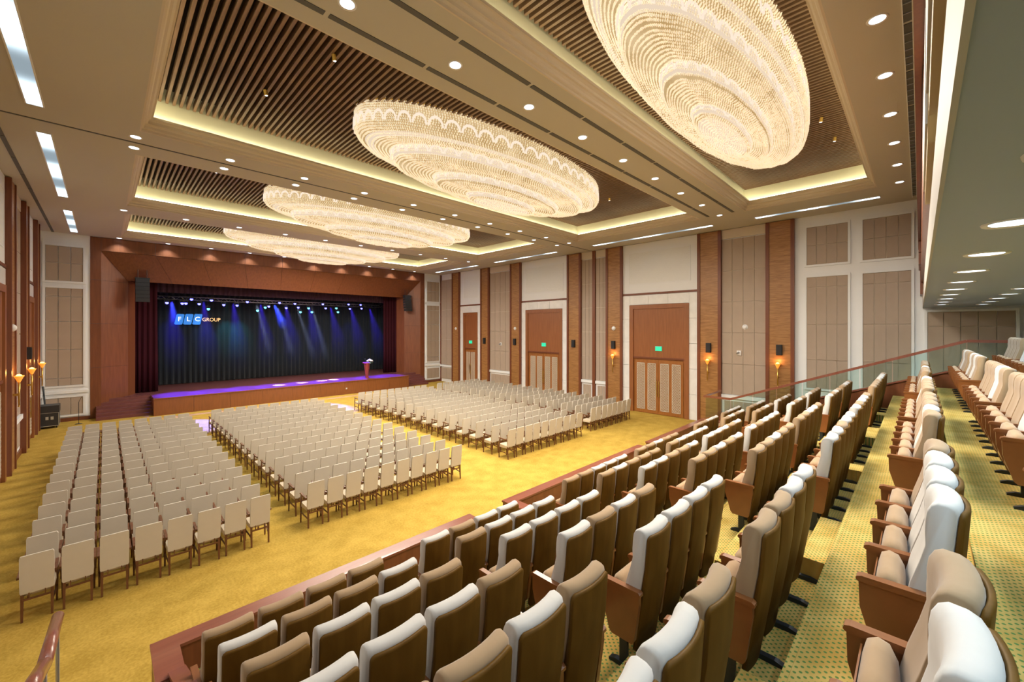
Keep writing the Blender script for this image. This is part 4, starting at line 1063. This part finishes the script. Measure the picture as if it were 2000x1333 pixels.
# ------------------------------------------------------------------ banquet armchairs on the hall floor
def chair_parts():
    d = {}
    d['backrest'] = (lambda m: m)(MB())
    b = d['backrest']; yb = lambda z: -0.07 * (z - 0.47) / 0.68
    zs = [0.47, 0.50, 0.8, 1.11, 1.145]; ww = [0.185, 0.198, 0.20, 0.198, 0.185]; th = [0.035, 0.05, 0.05, 0.05, 0.03]
    for z, w_, t_ in zip(zs, ww, th):
        y = yb(z); b.v += [(-w_, y - 0.018, z), (w_, y - 0.018, z), (w_, y - 0.018 + t_, z), (-w_, y - 0.018 + t_, z)]
    for k in range(4):
        for i in range(4): b.f.append((k * 4 + i, k * 4 + (i + 1) % 4, k * 4 + 4 + (i + 1) % 4, k * 4 + 4 + i)); b.m.append(0)
    b.f += [(3, 2, 1, 0), (16, 17, 18, 19)]; b.m += [0, 0]
    d['seat'] = MB().hexa([(-0.19, 0.03, 0.42), (0.19, 0.03, 0.42), (0.205, 0.47, 0.42), (-0.205, 0.47, 0.42), (-0.19, 0.03, 0.51), (0.19, 0.03, 0.51), (0.20, 0.46, 0.53), (-0.20, 0.46, 0.53)])
    for nm, sx in (('leg_rl', -1), ('leg_rr', 1)):
        d[nm] = MB().hexa([(sx * 0.172 - 0.015, -0.035, 0), (sx * 0.172 + 0.015, -0.035, 0), (sx * 0.172 + 0.015, -0.005, 0), (sx * 0.172 - 0.015, -0.005, 0),
                           (sx * 0.172 - 0.02, -0.005, 0.5), (sx * 0.172 + 0.02, -0.005, 0.5), (sx * 0.172 + 0.02, 0.035, 0.5), (sx * 0.172 - 0.02, 0.035, 0.5)])
    for nm, sx in (('leg_fl', -1), ('leg_fr', 1)):
        c = sx * 0.205
        d[nm] = MB().hexa([(c - 0.013, 0.44, 0), (c + 0.013, 0.44, 0), (c + 0.013, 0.466, 0), (c - 0.013, 0.466, 0), (c - 0.02, 0.425, 0.46), (c + 0.02, 0.425, 0.46), (c + 0.02, 0.465, 0.46), (c - 0.02, 0.465, 0.46)])
        d[nm].hexa([(c - 0.02, 0.425, 0.46), (c + 0.02, 0.425, 0.46), (c + 0.02, 0.465, 0.46), (c - 0.02, 0.465, 0.46), (c - 0.016, 0.375, 0.76), (c + 0.016, 0.375, 0.76), (c + 0.016, 0.41, 0.76), (c - 0.016, 0.41, 0.76)])
    for nm, sx in (('arm_l', -1), ('arm_r', 1)):
        c = sx * 0.212
        d[nm] = MB().prism_x([(-0.01, 0.74), (0.2, 0.735), (0.40, 0.755), (0.45, 0.745), (0.455, 0.775), (0.40, 0.79), (0.2, 0.77), (-0.01, 0.775)], c - 0.022, c + 0.022)
    d['stretcher'] = MB().bar((-0.17, -0.012, 0.37), (0.17, -0.012, 0.37), 0.022, 0.03).box(-0.1, -0.085, -0.02, 0.0, 0.37, 0.48).box(0.085, 0.1, -0.02, 0.0, 0.37, 0.48)
    for sx in (-1, 1): d['stretcher'].bar((sx * 0.172, -0.01, 0.22), (sx * 0.205, 0.44, 0.27), 0.02, 0.028)
    return d
CPARTS = chair_parts()
cmat = {'backrest': 'chair', 'seat': 'chairseat'}
part_name = {'leg_rl': 'leg', 'leg_rr': 'leg', 'leg_fl': 'leg', 'leg_fr': 'leg', 'arm_l': 'armrest', 'arm_r': 'armrest'}
CM = {k: v.mesh(part_name.get(k, k), cmat.get(k, 'chairwood')) for k, v in CPARTS.items()}
one = MB()
for k, v in CPARTS.items(): one.add(v.v, v.f, {'backrest': 0, 'seat': 1}.get(k, 2))
one_me = one.mesh('banquet_armchair', ['chair', 'chairseat', 'chairwood'])
BL = [(-0.82, 0.482, 8, 10.80, 'by the left wall'), (3.79, 0.494, 10, 10.87, 'left of the main aisle'), (11.08, 0.49, 10, 11.15, 'right of the main aisle'), (16.95, 0.49, 8, 11.35, 'by the right wall')]
spots = []
rc = random.Random(5)
for bi, (x0, px, n, y0, lb) in enumerate(BL):
    for r in range(15):
        for k in range(n):
            x = x0 + k * px + rc.uniform(-0.003, 0.003); y = y0 + r * 0.925 + rc.uniform(-0.02, 0.02)
            spots.append((x + y, x, y, math.radians(rc.uniform(-0.6, 0.6)), bi, r, k, lb))
spots.sort()
for q, (s_, x, y, rz, bi, r, k, lb) in enumerate(spots[:300]):
    label = 'cream armchair, %s row, %s from left, block %s' % (ORD[r], ORD[k], lb)
    if q < 150:
        t = thing('banquet_armchair', label, 'chair', (x, y, 0), 'cream armchairs facing the stage', rz)
        for kk, me in CM.items(): link(part_name.get(kk, kk), me, t)
    else:
        t = link('banquet_armchair', one_me, None, (x, y, 0), rz); tag(t, label, 'chair', 'cream armchairs facing the stage')
rest = MB()
for (s_, x, y, rz, bi, r, k, lb) in spots[300:]:
    ca, sa = math.cos(rz), math.sin(rz); o = len(rest.v)
    rest.v += [(x + vx * ca - vy * sa, y + vx * sa + vy * ca, vz) for vx, vy, vz in one.v]
    rest.f += [tuple(i + o for i in f) for f in one.f]; rest.m += one.m
ro = rest.build('distant_armchairs', ['chair', 'chairseat', 'chairwood'])
tag(ro, 'cream armchairs filling the rows closest to the stage', 'chairs', kind='stuff')

# ------------------------------------------------------------------ upper balcony above the camera
ub = thing('upper_balcony', 'upper balcony with grey-green soffit and layered wood and cream fascia', 'balcony', kind='structure')
box('soffit', 'ceil_grey', XL, XR, YB, -0.085, ZSOF, ZSOF + 0.15, ub)
box('soffit_edge', 'cream', XL, XR, -0.10, -0.08, ZSOF - 0.01, ZSOF + 0.53, ub)
box('bulkhead', 'trimwood', XL, XR, -0.30, -0.005, 8.2, 12.2, ub)
box('wood_fascia', 'trimwood', XL, XR, -0.02, 0.045, 8.15, ZC, ub)
box('recess_back', 'white', XL, XR, -0.20, -0.11, ZSOF + 0.5, 8.2, ub)
box('fascia_base', 'cream', XL, XR, -0.20, -0.085, ZSOF + 0.15, ZSOF + 0.62, ub)
for x0, x1 in ((XL + 0.05, 4.1), (4.7, 7.0)):
    box('fascia_panel', 'goldpanel', x0, x1, -0.11, -0.045, 6.5, 7.6, ub)
    box('panel_face', 'cream', x0, x1, -0.045, -0.03, 6.66, 7.6, ub)
box('lower_fascia', 'trimwood', 7.0, XR, -0.11, -0.03, 6.75, 8.2, ub)
for zz in (8.15, 7.72):
    box('fascia_moulding', 'trimwood', 20.6, XR, -0.09, 0.03, zz - 0.4, zz, ub)
box('end_post', 'veneer', 21.6, XR, -0.09, -0.01, 6.3, 7.4, ub)

# thin stage haze that shows the beams
hz = bpy.data.materials.new('stage_haze'); hz.use_nodes = True; t_ = hz.node_tree; t_.nodes.clear()
vs_ = t_.nodes.new('ShaderNodeVolumeScatter'); vs_.inputs['Density'].default_value = 0.004; vs_.inputs['Anisotropy'].default_value = 0.3
o_ = t_.nodes.new('ShaderNodeOutputMaterial'); t_.links.new(vs_.outputs[0], o_.inputs['Volume']); M['haze'] = hz
tag(box('stage_haze', 'haze', 2.7, 17.7, 33.7, 37.7, 1.02, 7.3), 'thin blue-lit haze in the air above the stage', 'haze', kind='stuff')
